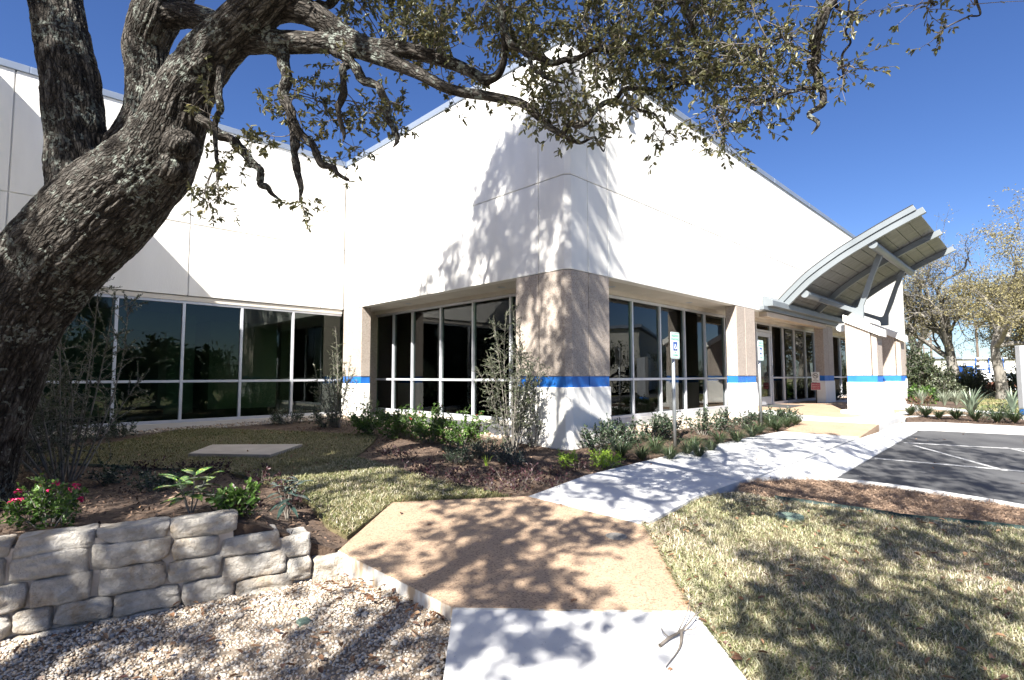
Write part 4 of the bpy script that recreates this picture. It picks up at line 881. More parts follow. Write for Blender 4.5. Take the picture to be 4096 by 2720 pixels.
def blades(name, label, cat, base, n, L, Wd, m, seed, lean=(.2, 1.2), group=None, stiff=.5):
    g2 = np.random.default_rng(seed); T = thing(name, label, cat, tuple(map(float, base)), group); A = g2.uniform(0, 2*np.pi, n); le = g2.uniform(*lean, n); ln = L*g2.uniform(.6, 1.15, n); k = 6
    t = np.linspace(0, 1, k)[None, :]; ang = le[:, None]*(.35+.65*t)+(1-stiff)*1.1*t**2; ds = ln[:, None]/(k-1)
    rad = np.concatenate([np.zeros((n, 1)), np.cumsum(np.sin(ang[:, :-1])*ds, 1)], 1)+.02; zz = np.concatenate([np.zeros((n, 1)), np.cumsum(np.cos(ang[:, :-1])*ds, 1)], 1)
    ca, sa = np.cos(A)[:, None], np.sin(A)[:, None]; C0 = np.stack([base[0]+rad*ca, base[1]+rad*sa, base[2]+np.maximum(zz, .008)], -1); S = np.stack([-sa+0*rad, ca+0*rad, 0*rad], -1)
    w = Wd/2*np.array([.7, 1, 1, .85, .55, .06])[None, :, None]; V = np.stack([C0-S*w, C0+S*w], 2).reshape(-1, 3); b = (np.arange(n)*k*2)[:, None, None]; i = (np.arange(k-1)*2)[None, :, None]
    Fq = (b+i+np.array([0, 1, 3, 2])[None, None]).reshape(-1, 4); o = put('blades', V, Fq, m, T, True); o['kind'] = 'stuff'; return T
def gpos(u, v, fn=grd): p = G(u, v, fn); return (float(p[0]), float(p[1]), float(fn(p[0], p[1])))
ORD = ['first', 'second', 'third', 'fourth', 'fifth', 'sixth', 'seventh', 'eighth', 'ninth', 'tenth', 'eleventh', 'twelfth', 'thirteenth', 'fourteenth', 'fifteenth', 'sixteenth']
# tall airy shrubs
bush('yaupon_shrub', 'tall airy grey shrub beside the oak trunk before the shaded windows', 'shrub', gpos(150, 1110), 2.7, 1.1, 'yauponleaf', 101, 18, 19, 90, .036, .013, 'tall airy shrubs', sub_len=.42, sr=.013)
bush('yaupon_shrub', 'bushy grey green shrub right of the trunk in the courtyard bed', 'shrub', gpos(60, 1085), 1.5, .8, 'yauponleaf', 102, 14, 14, 85, .028, .012, 'tall airy shrubs', sr=.010)
bush('yaupon_shrub', 'slim upright shrub before the inner column with blue stripe', 'shrub', gpos(775, 985), 2.25, .52, 'yauponleaf', 103, 18, 16, 75, .034, .014, 'tall airy shrubs', sub_len=.5, sr=.010)
bush('yaupon_shrub', 'thin young shrub casting shadow on the inner column base', 'shrub', gpos(830, 982), 1.0, .28, 'yauponleaf', 104, 5, 8, 50, .028, .012, 'tall airy shrubs', sub_len=.6)
bush('yaupon_shrub', 'tall upright shrub in front of the corner column', 'shrub', gpos(1180, 1038), 2.45, .60, 'yauponleaf', 105, 20, 26, 80, .034, .0135, 'tall airy shrubs', sub_len=.5, sr=.010)
bush('yaupon_shrub', 'small loose shrub at the foot of the corner column', 'shrub', gpos(1232, 1030), .85, .36, 'yauponleaf', 106, 8, 9, 50, .028, .012, 'tall airy shrubs')
# row of flowering shrubs below the left bay
for i, (u, v, h, r, m) in enumerate([(855, 1002, .62, .48, 'greenleaf'), (930, 1008, .68, .50, 'greenleaf'), (988, 1020, .74, .46, 'greenleaf'), (1068, 1026, .66, .46, 'greenleaf')]):
    bush('salvia_shrub', ['low green shrub nearest the inner column in the left bay row', 'leafy green shrub below the left bay windows, next right', 'brightest leafy green shrub below the left bay windows', 'green shrub with red blooms just left of the tall corner shrub'][i], 'shrub', gpos(u, v), h, r, m, 120+i, 18, 10, 85, .040, .024, 'low shrubs below the left bay', sub_len=.5, flowers=('redflower', 6, .024) if i > 1 else None)
# rounded dark plants and lime plants in the corner bed
for u, v, h, m, lab, nm in ((1058, 1068, .30, 'hollyleaf', 'round dark green plant in the corner bed, left of the tall shrub', 'dwarf_plant'), (1183, 1072, .30, 'darkleaf', 'round dark green plant in the corner bed under the tall shrub', 'dwarf_plant'), (1120, 1052, .28, 'yauponleaf', 'small grey green plant between the two dark round ones', 'dwarf_plant')):
    bush(nm, lab, 'plant', gpos(u, v), h, .30, m, int(u), 18, 7, 95, .030, .014, 'round plants in the corner bed', sub_len=.45, top=.9)
for u, v, lab in ((1310, 1078, 'smaller bright lime green plant by the pale sidewalk'), (1390, 1078, 'larger bright lime green plant by the pale sidewalk')):
    bush('lime_plant', lab, 'plant', gpos(u, v), .26, .22 if u < 1350 else .27, 'limeleaf', int(u), 22, 8, 130, .026, .008, 'lime green plants', sub_len=.45, top=.95, sr=.004)
# shrubs along the right windows
row = [(1385, 1040, .52, .40), (1440, 1028, .55, .40), (1502, 1018, .52, .36), (1545, 1012, .60, .36), (1620, 1003, .55, .36), (1672, 994, .50, .36), (1720, 988, .50, .36), (1762, 982, .44, .34), (1788, 976, .44, .34), (1820, 972, .40, .30)]
for i, (u, v, h, r) in enumerate(row):
    bush('holly_shrub', 'dark holly shrub under the right windows, %s from the corner column' % ORD[i], 'shrub', gpos(u, v), h*(.75+.4*rnd.random()), r*(.8+.3*rnd.random()), 'hollyleaf', 140+i, int(9+8*rnd.random()), 9, 62, .046, .023, 'holly shrubs along the right windows', sub_len=.5, top=.85)
lir = [(1432, 1058), (1480, 1062), (1512, 1045), (1585, 1050), (1600, 1038), (1640, 1042), (1660, 1025), (1700, 1022), (1735, 1010), (1752, 1000), (1790, 995), (1815, 985), (1835, 982), (1612, 1056), (1545, 1062), (1775, 985)]
lir.sort()
for i, (u, v) in enumerate(lir):
    blades('liriope_clump', 'grassy liriope clump along the sidewalk edge, %s counting from the lime plants' % ORD[i], 'grass clump', gpos(u, v), int(150+90*rnd.random()), .32+.12*rnd.random(), .008, 'liriope', 160+i, (.75, 1.75), 'liriope clumps in the window bed', .05)
# purple-leaved ground plants
pur = [(890, 1050), (930, 1062), (985, 1082), (955, 1092), (1010, 1108), (1060, 1105), (1105, 1112), (1075, 1125), (1165, 1105), (1215, 1112), (1250, 1095), (1290, 1100), (1195, 1130), (1140, 1135), (1330, 1085), (1275, 1120)]
for i, (u, v) in enumerate(sorted(pur)):
    bush('loropetalum_plant', 'low purple leaved plant in the corner bed, %s from the left' % ORD[i], 'plant', gpos(u, v), .17+.05*rnd.random(), .22, 'purpleleaf', 200+i, 7, 5, 42, .034, .021, 'purple plants in the corner bed', mstem='twig', sr=.004)
for i, (u, v) in enumerate([(345, 1088), (430, 1090), (500, 1098), (600, 1118), (655, 1132), (690, 1175), (560, 1185)]):
    bush('loropetalum_plant', 'low purple leaved plant behind the stone wall, %s from the left' % ORD[i], 'plant', gpos(u, v), .18+.06*rnd.random(), .2, 'purpleleaf', 230+i, 8, 5, 45, .036, .022, 'purple plants in the left bed', mstem='twig', sr=.004)
# plants behind the stone wall
bush('salvia_shrub', 'green shrub with pink flowers at the left end of the stone wall', 'shrub', gpos(112, 1214), .33, .26, 'greenleaf', 250, 18, 9, 85, .030, .019, sub_len=.5, flowers=('flower', 18, .026), top=.9, sr=.005)
bush('variegated_plant', 'compact plant with pointed green leaves behind the stone wall', 'plant', gpos(545, 1186), .24, .20, 'greenleaf', 251, 18, 6, 70, .055, .022, sub_len=.45, top=.9, sr=.005)
bush('dwarf_plant', 'dark low plant in shade behind the wall, left of the aucuba', 'plant', gpos(370, 1130), .26, .28, 'hollyleaf', 252, 12, 7, 75, .035, .018, 'dark plants in the left bed')
bush('dwarf_plant', 'dark low plant in shade beside the tall grey shrub stems', 'plant', gpos(250, 1115), .26, .28, 'hollyleaf', 253, 12, 7, 75, .035, .018, 'dark plants in the left bed')
for u, v, lab in ((270, 1010, 'round green shrub at the left end of the shaded windows'), (665, 978, 'small dark shrub below the right shaded windows'), (755, 985, 'dark low shrub beside the inner column')):
    bush('holly_shrub', lab, 'shrub', gpos(u, v), .45, .4, 'hollyleaf', 260+u, 14, 8, 60, .04, .02, 'shrubs below the shaded windows')
def bigleaf(name, label, base, n, L, Wd, m, seed, h, droop):
    g2 = np.random.default_rng(seed); T = thing(name, label, 'plant', tuple(map(float, base))); base = np.array(base)
    for s in range(5):
        a = 2*np.pi*s/5+g2.uniform(-.4, .4); tip = base+np.array([math.cos(a)*.10, math.sin(a)*.10, h*g2.uniform(.7, 1)]); Ln = curve3(base-np.array([0, 0, .03]), tip, (0, 0, .03), 6)
        V, Fq, _ = tube_np([(Ln, np.linspace(.006, .003, 6))], 6); put('stem', V, Fq, 'greystem', T, True)
        for k in range(n):
            t = .35+.65*(k+1)/n; p = np.array([np.interp(t*5, np.arange(6), Ln[:, j]) for j in range(3)]); b = a+k*2.4+g2.uniform(-.3, .3); up = .25+.5*(k/n)-droop*(1-k/n)
            D = unit(np.array([math.cos(b), math.sin(b), up])); S = unit(np.cross(D, (0, 0, 1.0))); Nn = np.cross(S, D); ln = L*g2.uniform(.8, 1.2); w = Wd*g2.uniform(.85, 1.15); V = []
            ts = np.linspace(0, 1, 7); ws = np.array([.06, .55, .95, 1, .8, .45, .02])
            for tt, ww in zip(ts, ws):
                c = p+D*ln*tt-np.array([0, 0, 1])*ln*(.28+droop*.4)*tt*tt
                for q in (-1, 0, 1): V.append(c+S*w*.5*ww*q+Nn*w*.16*abs(q))
            Fq = np.array([[i*3+j, i*3+j+1, i*3+4+j, i*3+3+j] for i in range(6) for j in range(2)]); put('leaf', V, Fq, m, T, True)
    return T
def aucuba():
    m, nt, b, out = _nt('aucuba_leaf'); v = coords(nt); r = ramp(nt, [(.55, (.05, .11, .03)), (.64, (.30, .34, .06))]); nt.links.new(noise(nt, v, 60, 2), r.inputs[0]); nt.links.new(r.outputs[0], b.inputs['Base Color']); b.inputs['Roughness'].default_value = .3; return m
MT['aucuba'] = aucuba()
MT['aspidistra'] = mat('dark_broad_leaf', (.022, .042, .035), (.035, .06, .048), 20, .32)
bigleaf('aucuba_plant', 'large leaved speckled green plant just behind the wall top', gpos(440, 1186), 6, .17, .065, 'aucuba', 301, .34, .1)
bigleaf('broadleaf_plant', 'dark blue green broad leaved plant at the wall\'s lower end', gpos(662, 1200), 7, .16, .042, 'aspidistra', 302, .36, .35)
# island and side beds
P3 = lambda u, v: gpos(u, v, pl(.03))
for i, (u, v) in enumerate([(2100, 958), (2135, 962), (2165, 966), (2205, 968), (2250, 972), (2300, 975), (2340, 976)]):
    blades('liriope_clump', 'liriope clump in the kerbed island, %s from the left' % ORD[i], 'grass clump', P3(u, v), int(150+90*rnd.random()), .42+.16*rnd.random(), .011, 'liriope', 320+i, (.75, 1.75), 'liriope clumps in the island', .05)
blades('yucca_plant', 'larger pale green yucca with strap leaves in the island', 'yucca', P3(2240, 960), 60, .85, .045, 'yucca', 340, (.1, 1.35), 'yuccas in the island', .6)
blades('yucca_plant', 'smaller pale green yucca at the right of the island', 'yucca', gpos(2335, 952, pl(.03)), 50, .78, .042, 'yucca', 341, (.1, 1.35), 'yuccas in the island', .6)
bush('nandina_plant', 'reddish nandina shrub at the left end of the island', 'shrub', P3(2128, 958), .75, .42, 'nandina', 342, 10, 8, 55, .045, .015, sub_len=.5)
bush('holly_shrub', 'small dark shrub right of the yucca in the island', 'shrub', P3(2300, 970), .5, .5, 'hollyleaf', 343, 12, 8, 55, .045, .02)
bush('holly_shrub', 'dark rounded shrub against the glass beside the nearer pier', 'shrub', (16.4, .35, plane(16, .3)), .62, .55, 'hollyleaf', 344, 16, 9, 55, .05, .024)
for i, (x, y, h, r, m) in enumerate([(20.5, -1.7, .8, .6, 'greenleaf'), (24.5, -1.9, 1.1, .8, 'yauponleaf'), (30.1, -.9, 2.5, 1.0, 'farleaf'), (29.9, .1, 3.5, 1.3, 'farleaf'), (34.5, .2, 2.6, 1.2, 'farleaf'), (36.5, -1.9, 1.9, 1.1, 'yauponleaf'), (38.5, -2.4, .9, .8, 'nandina')]):
    bush('evergreen_shrub', ['low leafy evergreen shrub just right of the farther pier', 'dense evergreen shrub behind the farther pier', 'tall dark evergreen shrub by the far end of the facade', 'tallest dark evergreen shrub beside the far building corner', 'evergreen shrub behind the pale tree trunk', 'grey green shrub right of the pale tree trunk', 'reddish brown shrub on the lawn edge by the road'][i], 'shrub', (x, y, ffar(x, y)), h, r, m, 360+i, 26, 16, 26, .11, .06, 'evergreen shrubs by the far corner', sub_len=.5, top=.9, sr=.02)
for i, (x, y) in enumerate([(17.0, -2.2), (18.2, -2.7), (19.6, -2.9), (21.2, -3.0)]):
    blades('silver_grass', 'silvery ornamental grass clump right of the piers, %s from the left' % ORD[i], 'grass clump', (x, y, ffar(x, y)+.03), 120, .6, .016, 'silver', 380+i, (.1, 1.1), 'silver grass clumps', .5)
blades('grass_tuft', 'single green weed tuft in the corner bed mulch', 'grass clump', gpos(1122, 1075), 14, .16, .008, 'limeleaf', 390, (.1, .7))
# ================================================================== BIG OAK
OAKB = at(-118, 1205, 4.75); OAKB[2] = grd(OAKB[0], OAKB[1])
OAK = thing('live_oak', 'big live oak with furrowed lichened trunk leaning in from the left', 'tree', tuple(map(float, OAKB)))
def limb(L): # rows of (u, v, depth, radius in px of the 2361 view)
    P = np.array([at(u, v, d) for u, v, d, r in L]); R = np.array([r*K/F_PX*d for u, v, d, r in L]); Q = smooth_path(np.column_stack([P, R]), 10); return Q[:, :3], np.maximum(Q[:, 3], .002)
TR = limb([(-145, 1290, 4.78, 150), (-122, 1215, 4.77, 116), (-90, 1100, 4.75, 97), (-26, 900, 4.75, 90), (38, 725, 4.72, 93), (118, 612, 4.7, 100), (210, 512, 4.65, 106), (295, 432, 4.6, 98), (362, 362, 4.55, 84), (396, 290, 4.5, 68), (424, 215, 4.45, 60), (482, 130, 4.4, 55), (560, 55, 4.3, 50), (640, -20, 4.2, 48), (735, -120, 4.1, 46)])
L1 = limb([(215, 520, 4.66, 76), (190, 420, 4.68, 68), (178, 320, 4.72, 59), (163, 190, 4.8, 56), (141, 70, 4.9, 53), (120, -60, 5.0, 50), (108, -220, 5.1, 48)])
L3 = limb([(238, 445, 4.8, 58), (266, 378, 4.85, 50), (308, 316, 4.9, 43), (336, 248, 4.95, 43), (341, 172, 5.0, 44), (336, 105, 5.0, 46), (358, 40, 4.95, 50), (395, -25, 5.0, 47), (430, -130, 5.0, 42)])
L3b = limb([(350, 50, 4.95, 34), (420, 35, 4.9, 28), (480, 48, 4.75, 26), (540, 75, 4.6, 24)])
L4 = limb([(505, 100, 4.4, 34), (590, 96, 4.35, 27), (690, 98, 4.3, 24), (780, 103, 4.2, 21), (865, 130, 4.1, 18), (950, 162, 4.0, 14.5), (1040, 206, 3.9, 12.5), (1130, 222, 3.85, 12), (1205, 240, 3.8, 11), (1258, 285, 3.75, 9.5), (1297, 312, 3.7, 7.5)])
L5 = limb([(560, 45, 4.32, 40), (640, 18, 4.3, 32), (720, 32, 4.22, 28), (790, 80, 4.2, 24), (850, 108, 4.15, 21), (920, 112, 4.1, 18), (1000, 132, 4.05, 16), (1070, 158, 4.0, 13.5), (1118, 182, 3.95, 11.5), (1148, 172, 3.9, 10.5), (1163, 130, 3.85, 9), (1160, 60, 3.8, 9), (1150, -10, 3.75, 9), (1138, -90, 3.7, 9)])
BIG = [TR, L1, L3, L3b, L4, L5]
SMALL = [limb(q) for q in (
    [(1296, 312, 3.7, 7), (1332, 282, 3.65, 7), (1400, 240, 3.6, 6.5), (1450, 215, 3.55, 6), (1530, 200, 3.5, 5), (1615, 188, 3.4, 3.5)],
    [(1157, 60, 3.8, 8), (1188, 102, 3.75, 8), (1250, 131, 3.7, 7), (1310, 138, 3.65, 6.5), (1370, 118, 3.6, 5.5), (1450, 108, 3.5, 4.5)],
    [(652, 108, 4.3, 14), (655, 200, 4.3, 12.5), (676, 285, 4.28, 11), (684, 380, 4.25, 9), (690, 468, 4.2, 6)],
    [(676, 285, 4.28, 9), (725, 340, 4.25, 8), (760, 382, 4.2, 6.5), (797, 408, 4.2, 4)],
    [(770, 115, 4.2, 12), (830, 165, 4.15, 11), (880, 215, 4.1, 9.5), (901, 280, 4.08, 8), (905, 342, 4.05, 5)],
    [(435, 235, 4.45, 14), (478, 290, 4.4, 12), (530, 325, 4.4, 11), (585, 385, 4.35, 8.5), (612, 432, 4.3, 6), (647, 470, 4.3, 2.5)],
    [(800, 105, 4.2, 9), (792, 190, 4.2, 8), (776, 260, 4.2, 7), (790, 330, 4.2, 3.5)],
    [(500, 120, 4.35, 10), (510, 230, 4.3, 8), (490, 300, 4.25, 6), (505, 380, 4.2, 4)],
    [(1297, 312, 3.7, 5), (1320, 318, 3.7, 4), (1360, 325, 3.68, 3), (1395, 340, 3.65, 2)],
    [(700, 30, 4.2, 12), (770, -5, 4.3, 10), (850, -50, 4.4, 9)],
    [(1440, 218, 3.55, 4.5), (1480, 250, 3.5, 3.5), (1520, 285, 3.5, 2.5), (1550, 300, 3.5, 1.8)],
    [(1990, -160, 2.45, 14), (1925, -30, 2.6, 12.5), (1890, 60, 2.65, 11.5), (1876, 130, 2.7, 10.5), (1893, 195, 2.7, 9), (1886, 250, 2.7, 6.5), (1871, 310, 2.7, 3.8)],
    [(1889, 205, 2.7, 5), (1820, 215, 2.75, 5), (1740, 230, 2.8, 4), (1680, 242, 2.9, 3), (1640, 268, 2.95, 2)],
    [(1880, 140, 2.7, 3.5), (1835, 100, 2.75, 3), (1790, 90, 2.8, 2.5), (1750, 110, 2.85, 2)],
    [(1540, -60, 3.3, 8), (1580, 20, 3.3, 6), (1600, 90, 3.3, 5), (1640, 150, 3.2, 3)],
    [(1925, -30, 2.6, 5), (1960, 40, 2.6, 4), (1955, 100, 2.62, 3), (1930, 170, 2.65, 2)],
    [(1200, 110, 3.75, 5), (1240, 170, 3.7, 4), (1290, 190, 3.65, 3), (1320, 160, 3.6, 2)],
    [(2080, -60, 2.5, 5), (2120, -10, 2.55, 3), (2160, 10, 2.6, 2)], [(2220, -60, 2.5, 4), (2250, 10, 2.6, 2.2), (2235, 45, 2.6, 1.5)])]
def wl_(pts, r0, r1): P = smooth_path(np.array(pts, float), 8); return P, np.linspace(r0, r1, len(P))
OVER = [wl_([(-7.4, -3.0, 6.05), (-7.2, -2.9, 6.9), (-6.6, -2.6, 7.3), (-5.9, -2.4, 7.2)], .06, .03), wl_([(-5.2, -1.3, 4.0), (-5.0, -2.6, 4.8), (-5.3, -4.5, 5.3), (-5.8, -6.5, 5.6), (-6.2, -8.5, 5.9)], .11, .035), wl_([(-5.15, -1.4, 4.05), (-4.0, -2.2, 5.2), (-3.1, -3.4, 5.9), (-2.2, -4.8, 6.3), (-1.6, -6.8, 6.6)], .10, .03),
        wl_([tuple(L1[0][-1]), (-7.0, -1.2, 5.6), (-7.8, -3.6, 6.2), (-8.5, -6.6, 6.5)], .11, .04), wl_([tuple(L3[0][-1]), (-5.7, .0, 6.4), (-5.3, -.5, 7.8), (-4.6, -.8, 9.2)], .13, .03),
        wl_([(-5.7, .0, 6.4), (-4.6, .2, 7.2), (-3.7, -.1, 7.9)], .07, .02), wl_([(-3.1, -3.4, 5.9), (-3.5, -4.0, 5.0), (-4.3, -4.3, 4.2)], .06, .03)]
def closed_tube(P, R, n, V, Fc):
    v, f, _ = tube_np([(P, R)], n); b = len(V); V += v.tolist(); Fc += (f+b).tolist(); k = len(P); Fc += [[b+i for i in range(n)][::-1], [b+(k-1)*n+i for i in range(n)]]
V = []; Fc = []
for P, R in BIG: closed_tube(P, R, 28, V, Fc)
for (u, v, d, r) in ((416, 335, 4.40, 38), (240, 450, 4.48, 56), (100, 480, 4.64, 30), (398, 385, 4.47, 44), (640, 100, 4.32, 30), (1120, 185, 3.95, 15), (1297, 312, 3.7, 9)):
    v0, f0 = ico(3); b = len(V); c = at(u, v, d); V += (v0*(r*K/F_PX*d)+c).tolist(); Fc += (f0+b).tolist()
me = bpy.data.meshes.new('trunk_raw'); me.from_pydata(V, [], Fc); me.update(); tmp = bpy.data.objects.new('trunk_raw', me); COL.objects.link(tmp)
md = tmp.modifiers.new('r', 'REMESH'); md.mode = 'VOXEL'; md.voxel_size = .0105; md2 = tmp.modifiers.new('s', 'SMOOTH'); md2.factor = .6; md2.iterations = 14
dg = bpy.context.evaluated_depsgraph_get(); dg.update(); ev = tmp.evaluated_get(dg); m2 = ev.to_mesh()
TV = np.zeros(len(m2.vertices)*3, np.float32); m2.vertices.foreach_get('co', TV); TV = TV.reshape(-1, 3).astype(float); TN = np.zeros(len(m2.vertices)*3, np.float32); m2.vertices.foreach_get('normal', TN); TN = TN.reshape(-1, 3).astype(float)
pt = np.zeros(len(m2.polygons), np.int32); m2.polygons.foreach_get('loop_total', pt); lv = np.zeros(len(m2.loops), np.int32); m2.loops.foreach_get('vertex_index', lv)
TF = []
st = np.concatenate([[0], np.cumsum(pt)[:-1]])
for kk in (3, 4):
    s = st[pt == kk]
    if len(s): TF.append(lv[s[:, None]+np.arange(kk)[None]])
ev.to_mesh_clear(); bpy.data.objects.remove(tmp)
def bark_coords(V, lines):
    C0 = []; Tt = []; A = []; Ss = []; Rr = []; s0 = 0
    for P, R in lines:
        m = max(2, int(len(P))); t = unit(np.gradient(P, axis=0)); a = np.cross(t[0], (0, 0, 1.0)) if abs(t[0][2]) < .9 else np.cross(t[0], (1.0, 0, 0)); fr = []
        for i in range(len(P)):
            a = a-t[i]*(a@t[i]); a = a/np.linalg.norm(a); fr.append(a)
        C0.append(P); Tt.append(t); A.append(np.array(fr)); Rr.append(R); Ss.append(s0+np.concatenate([[0], np.cumsum(np.linalg.norm(np.diff(P, axis=0), axis=1))])); s0 += 11.3
    C0, Tt, A, Ss, Rr = map(np.concatenate, (C0, Tt, A, Ss, Rr)); idx = np.zeros(len(V), np.int64)
    for i in range(0, len(V), 4000):
        d = np.linalg.norm(V[i:i+4000, None]-C0[None], axis=2)-Rr[None]*.8; idx[i:i+4000] = d.argmin(1)
    w = V-C0[idx]; tt = Tt[idx]; al = (w*tt).sum(1); w = w-tt*al[:, None]; a = A[idx]; b = np.cross(tt, a); x, y = (w*a).sum(1), (w*b).sum(1)
    return np.stack([x, y, Ss[idx]+al], 1), Rr[idx]
BK, RR = bark_coords(TV, BIG)
q = BK*np.array([1, 1, .17]); wob = (fbm(BK*np.array([5, 5, 5]), 2)-.45)*.35
n1 = fbm(q*26+wob[:, None], 3); n2 = fbm(q*60+9, 2); ridge = 1-np.abs(2*vnoise(q*36+3.7+wob[:, None]*2)-1)
crack = np.clip(np.abs(n1-.44)*6, 0, 1)                 # low in narrow furrows
hgt = .6*crack+.3*n2+.1*ridge; amp = np.clip(RR*.06, .0025, .012)
TV = TV+TN*((hgt-.5)*amp*1.9+(fbm(TV*3.3, 3)-.45)*RR*.16)[:, None]
TRK = put('trunk', TV, TF, 'bark', OAK, True)
def attr(o, BKc, H):
    a = o.data.attributes.new('bk', 'FLOAT_VECTOR', 'POINT'); a.data.foreach_set('vector', BKc.astype(np.float32).ravel()); b = o.data.attributes.new('bh', 'FLOAT', 'POINT'); b.data.foreach_set('value', H.astype(np.float32))
attr(TRK, BK, np.clip(hgt*1.15-.1, 0, 1))
for j, (P, R) in enumerate(SMALL+OVER):
    Q3 = np.column_stack([P, R])[::4]; Q3 = np.vstack([Q3, np.append(P[-1], .0025)]) if j < len(SMALL) else Q3; gj = np.random.default_rng(400+j); Q3[1:-1, :3] += gj.normal(0, .018, (len(Q3)-2, 3)); P2 = smooth_path(Q3, 8); Pp, Rp = P2[:, :3], np.maximum(P2[:, 3], .0015); v, f, _ = tube_np([(Pp, Rp)], 14)
    BKs, RRs = bark_coords(v, [(Pp, Rp)]); h = fbm(BKs*np.array([45, 45, 18]), 3); nn = v-np.repeat(Pp, 14, 0); v = v+nn*((h-.45)*.7)[:, None]+(fbm(v*11+j, 3)-.45)[:, None]*nn*.9
    o = put('limb', v, f, 'bark', OAK, True); attr(o, BKs+j*3.3, np.clip(h*1.1, 0, 1))
LS = np.concatenate([P[::2] for P, R in BIG[3:]+SMALL+OVER]+[BIG[0][0][60:]])
def ell_px(u, v, ru, rv, d, rd): return at(u, v, d), np.stack([_R*ru*K/F_PX*d, _U*rv*K/F_PX*d, _F*rd])
VC = [(560, 300, 90, 100, 4.4, .5, 11, 7), (690, 290, 95, 110, 4.5, .5, 14, 7), (480, 410, 55, 60, 4.2, .3, 5, 6), (520, 480, 60, 55, 4.2, .2, 5, 5), (830, 290, 80, 90, 4.3, .5, 11, 7), (935, 300, 60, 70, 4.3, .4, 6, 6), (870, 50, 110, 75, 4.6, .6, 18, 8), (760, 210, 80, 70, 4.5, .5, 9, 7),
      (1000, 55, 100, 75, 4.3, .5, 22, 9), (1110, 60, 110, 85, 4.1, .5, 26, 9), (1040, 190, 90, 50, 4.3, .4, 7, 7), (1230, 80, 90, 85, 3.9, .4, 22, 9), (1260, 205, 75, 65, 3.7, .3, 18, 8), (1330, 245, 65, 55, 3.6, .3, 12, 8), (1400, 50, 110, 75, 3.6, .4, 28, 9), (1520, 50, 110, 85, 3.4, .4, 30, 9), (1440, 150, 105, 65, 3.5, .35, 26, 9), (1570, 160, 95, 75, 3.3, .4, 28, 9),
      (1430, 270, 55, 42, 3.5, .25, 10, 7), (1515, 308, 45, 20, 3.5, .2, 5, 6), (1680, 60, 95, 75, 3.1, .4, 24, 9), (1690, 180, 85, 75, 3.0, .35, 24, 9), (1695, 285, 50, 55, 2.95, .3, 13, 8), (1800, 110, 75, 80, 2.8, .3, 15, 8), (1815, 230, 55, 45, 2.75, .25, 9, 7), (1905, 70, 50, 75, 2.65, .25, 11, 7), (1925, 190, 30, 60, 2.7, .2, 4, 6), (2150, 8, 45, 22, 2.6, .2, 4, 5), (2240, 35, 30, 28, 2.6, .2, 3, 5),
      (1500, -110, 320, 80, 3.3, .6, 40, 8), (1000, -100, 320, 80, 4.2, .8, 40, 8), (1850, -120, 160, 80, 2.75, .4, 18, 8), (700, 470, 60, 40, 4.2, .2, 2, 5)]
def crown(clusters, seed, LSs, twl=.21, leafL=None, nleaf=10, dist=1.6):
    g2 = np.random.default_rng(seed); br = []; tw = []; P = []; D = []
    for c, ax, nb, nt in clusters:
        for i in range(nb):
            e = unit(g2.normal(0, 1, 3))*g2.uniform(.25, 1.0)**.5; end = c+e@ax
            dd = np.linalg.norm(LSs-end, axis=1); j = dd.argmin(); s = LSs[j]
            if dd[j] > dist: s = end+unit(c-end+g2.normal(0, .1, 3))*min(.7, np.linalg.norm(c-end)+.2)
            ln = np.linalg.norm(end-s); Ln = curve3(s, end, g2.normal(0, .14*ln+.01, 3)+np.array([0, 0, .06*ln]), 7); br.append((Ln, np.linspace(.004+.003*min(ln, 1.5), .002, 7)))
            for k in range(nt):
                t = g2.uniform(.35, 1.0); p = np.array([np.interp(t*6, np.arange(7), Ln[:, q]) for q in range(3)]); d = unit(g2.normal(0, 1, 3)+unit(end-s)*.5+np.array([0, 0, -.1])); tl = twl*g2.uniform(.4, 1.2); q = curve3(p, p+d*tl, g2.normal(0, .12*tl, 3), 4); tw.append((q, np.array([.0022, .0018, .0014, .001])))
                n = nleaf+int(g2.integers(-3, 3)) if g2.random() > .12 else 1; tt = np.clip(1-g2.exponential(.28, n), .05, 1)
                P.append(np.stack([np.interp(tt*3, np.arange(4), q[:, m]) for m in range(3)], 1)); D.append(d[None]*.65+g2.normal(0, .62, (n, 3)))
    P = np.concatenate(P); D = np.concatenate(D); n = len(P); Nn = g2.normal(0, .55, (n, 3))+np.array([0, 0, .9])
    lf = leafL if leafL else .0118*np.clip((P-CAM)@_F, 2, 6)
    return br, tw, leaves_np(P, D, Nn, lf*g2.uniform(.6, 1.25, n), lf*.40*g2.uniform(.7, 1.25, n), .3, .16)
cl = [(*ell_px(*q[:6]), max(2, int(q[6]*(.54 if q[0] > 1350 else .62))), q[7]) for q in VC]
br, tw, (v, f) = crown(cl, 5, LS)
a, b, _ = tube_np(br, 5); o = put('branches', a, b, 'twig', OAK, True); o['kind'] = 'stuff'
a, b, _ = tube_np(tw, 3); o = put('twigs', a, b, 'twig', OAK); o['kind'] = 'stuff'
o = put('crown', v, f, 'oakleaf', OAK); o['kind'] = 'stuff'
def ball(c, r, nb, nt=8): return (np.array(c, float), np.eye(3)*np.array(r)[:, None] if np.ndim(r) else np.eye(3)*r, nb, nt)
SV = np.array([1.0, .43, -1.03])
def shade(P, t, r, nb): return ball(np.asarray(P, float)-SV*t, r, nb)
def unseen(c, m=1.0):
    d = c-CAM; z = d@_F
    return z < .3 or abs(d@_R)*F_PX/z > W_PX/2+m*F_PX/z or (d@_U)*F_PX/z > H_PX/2+m*F_PX/z
def gt(u, v, t, r, nb): p = G(u, v, plane); return shade(p, t, r, nb)
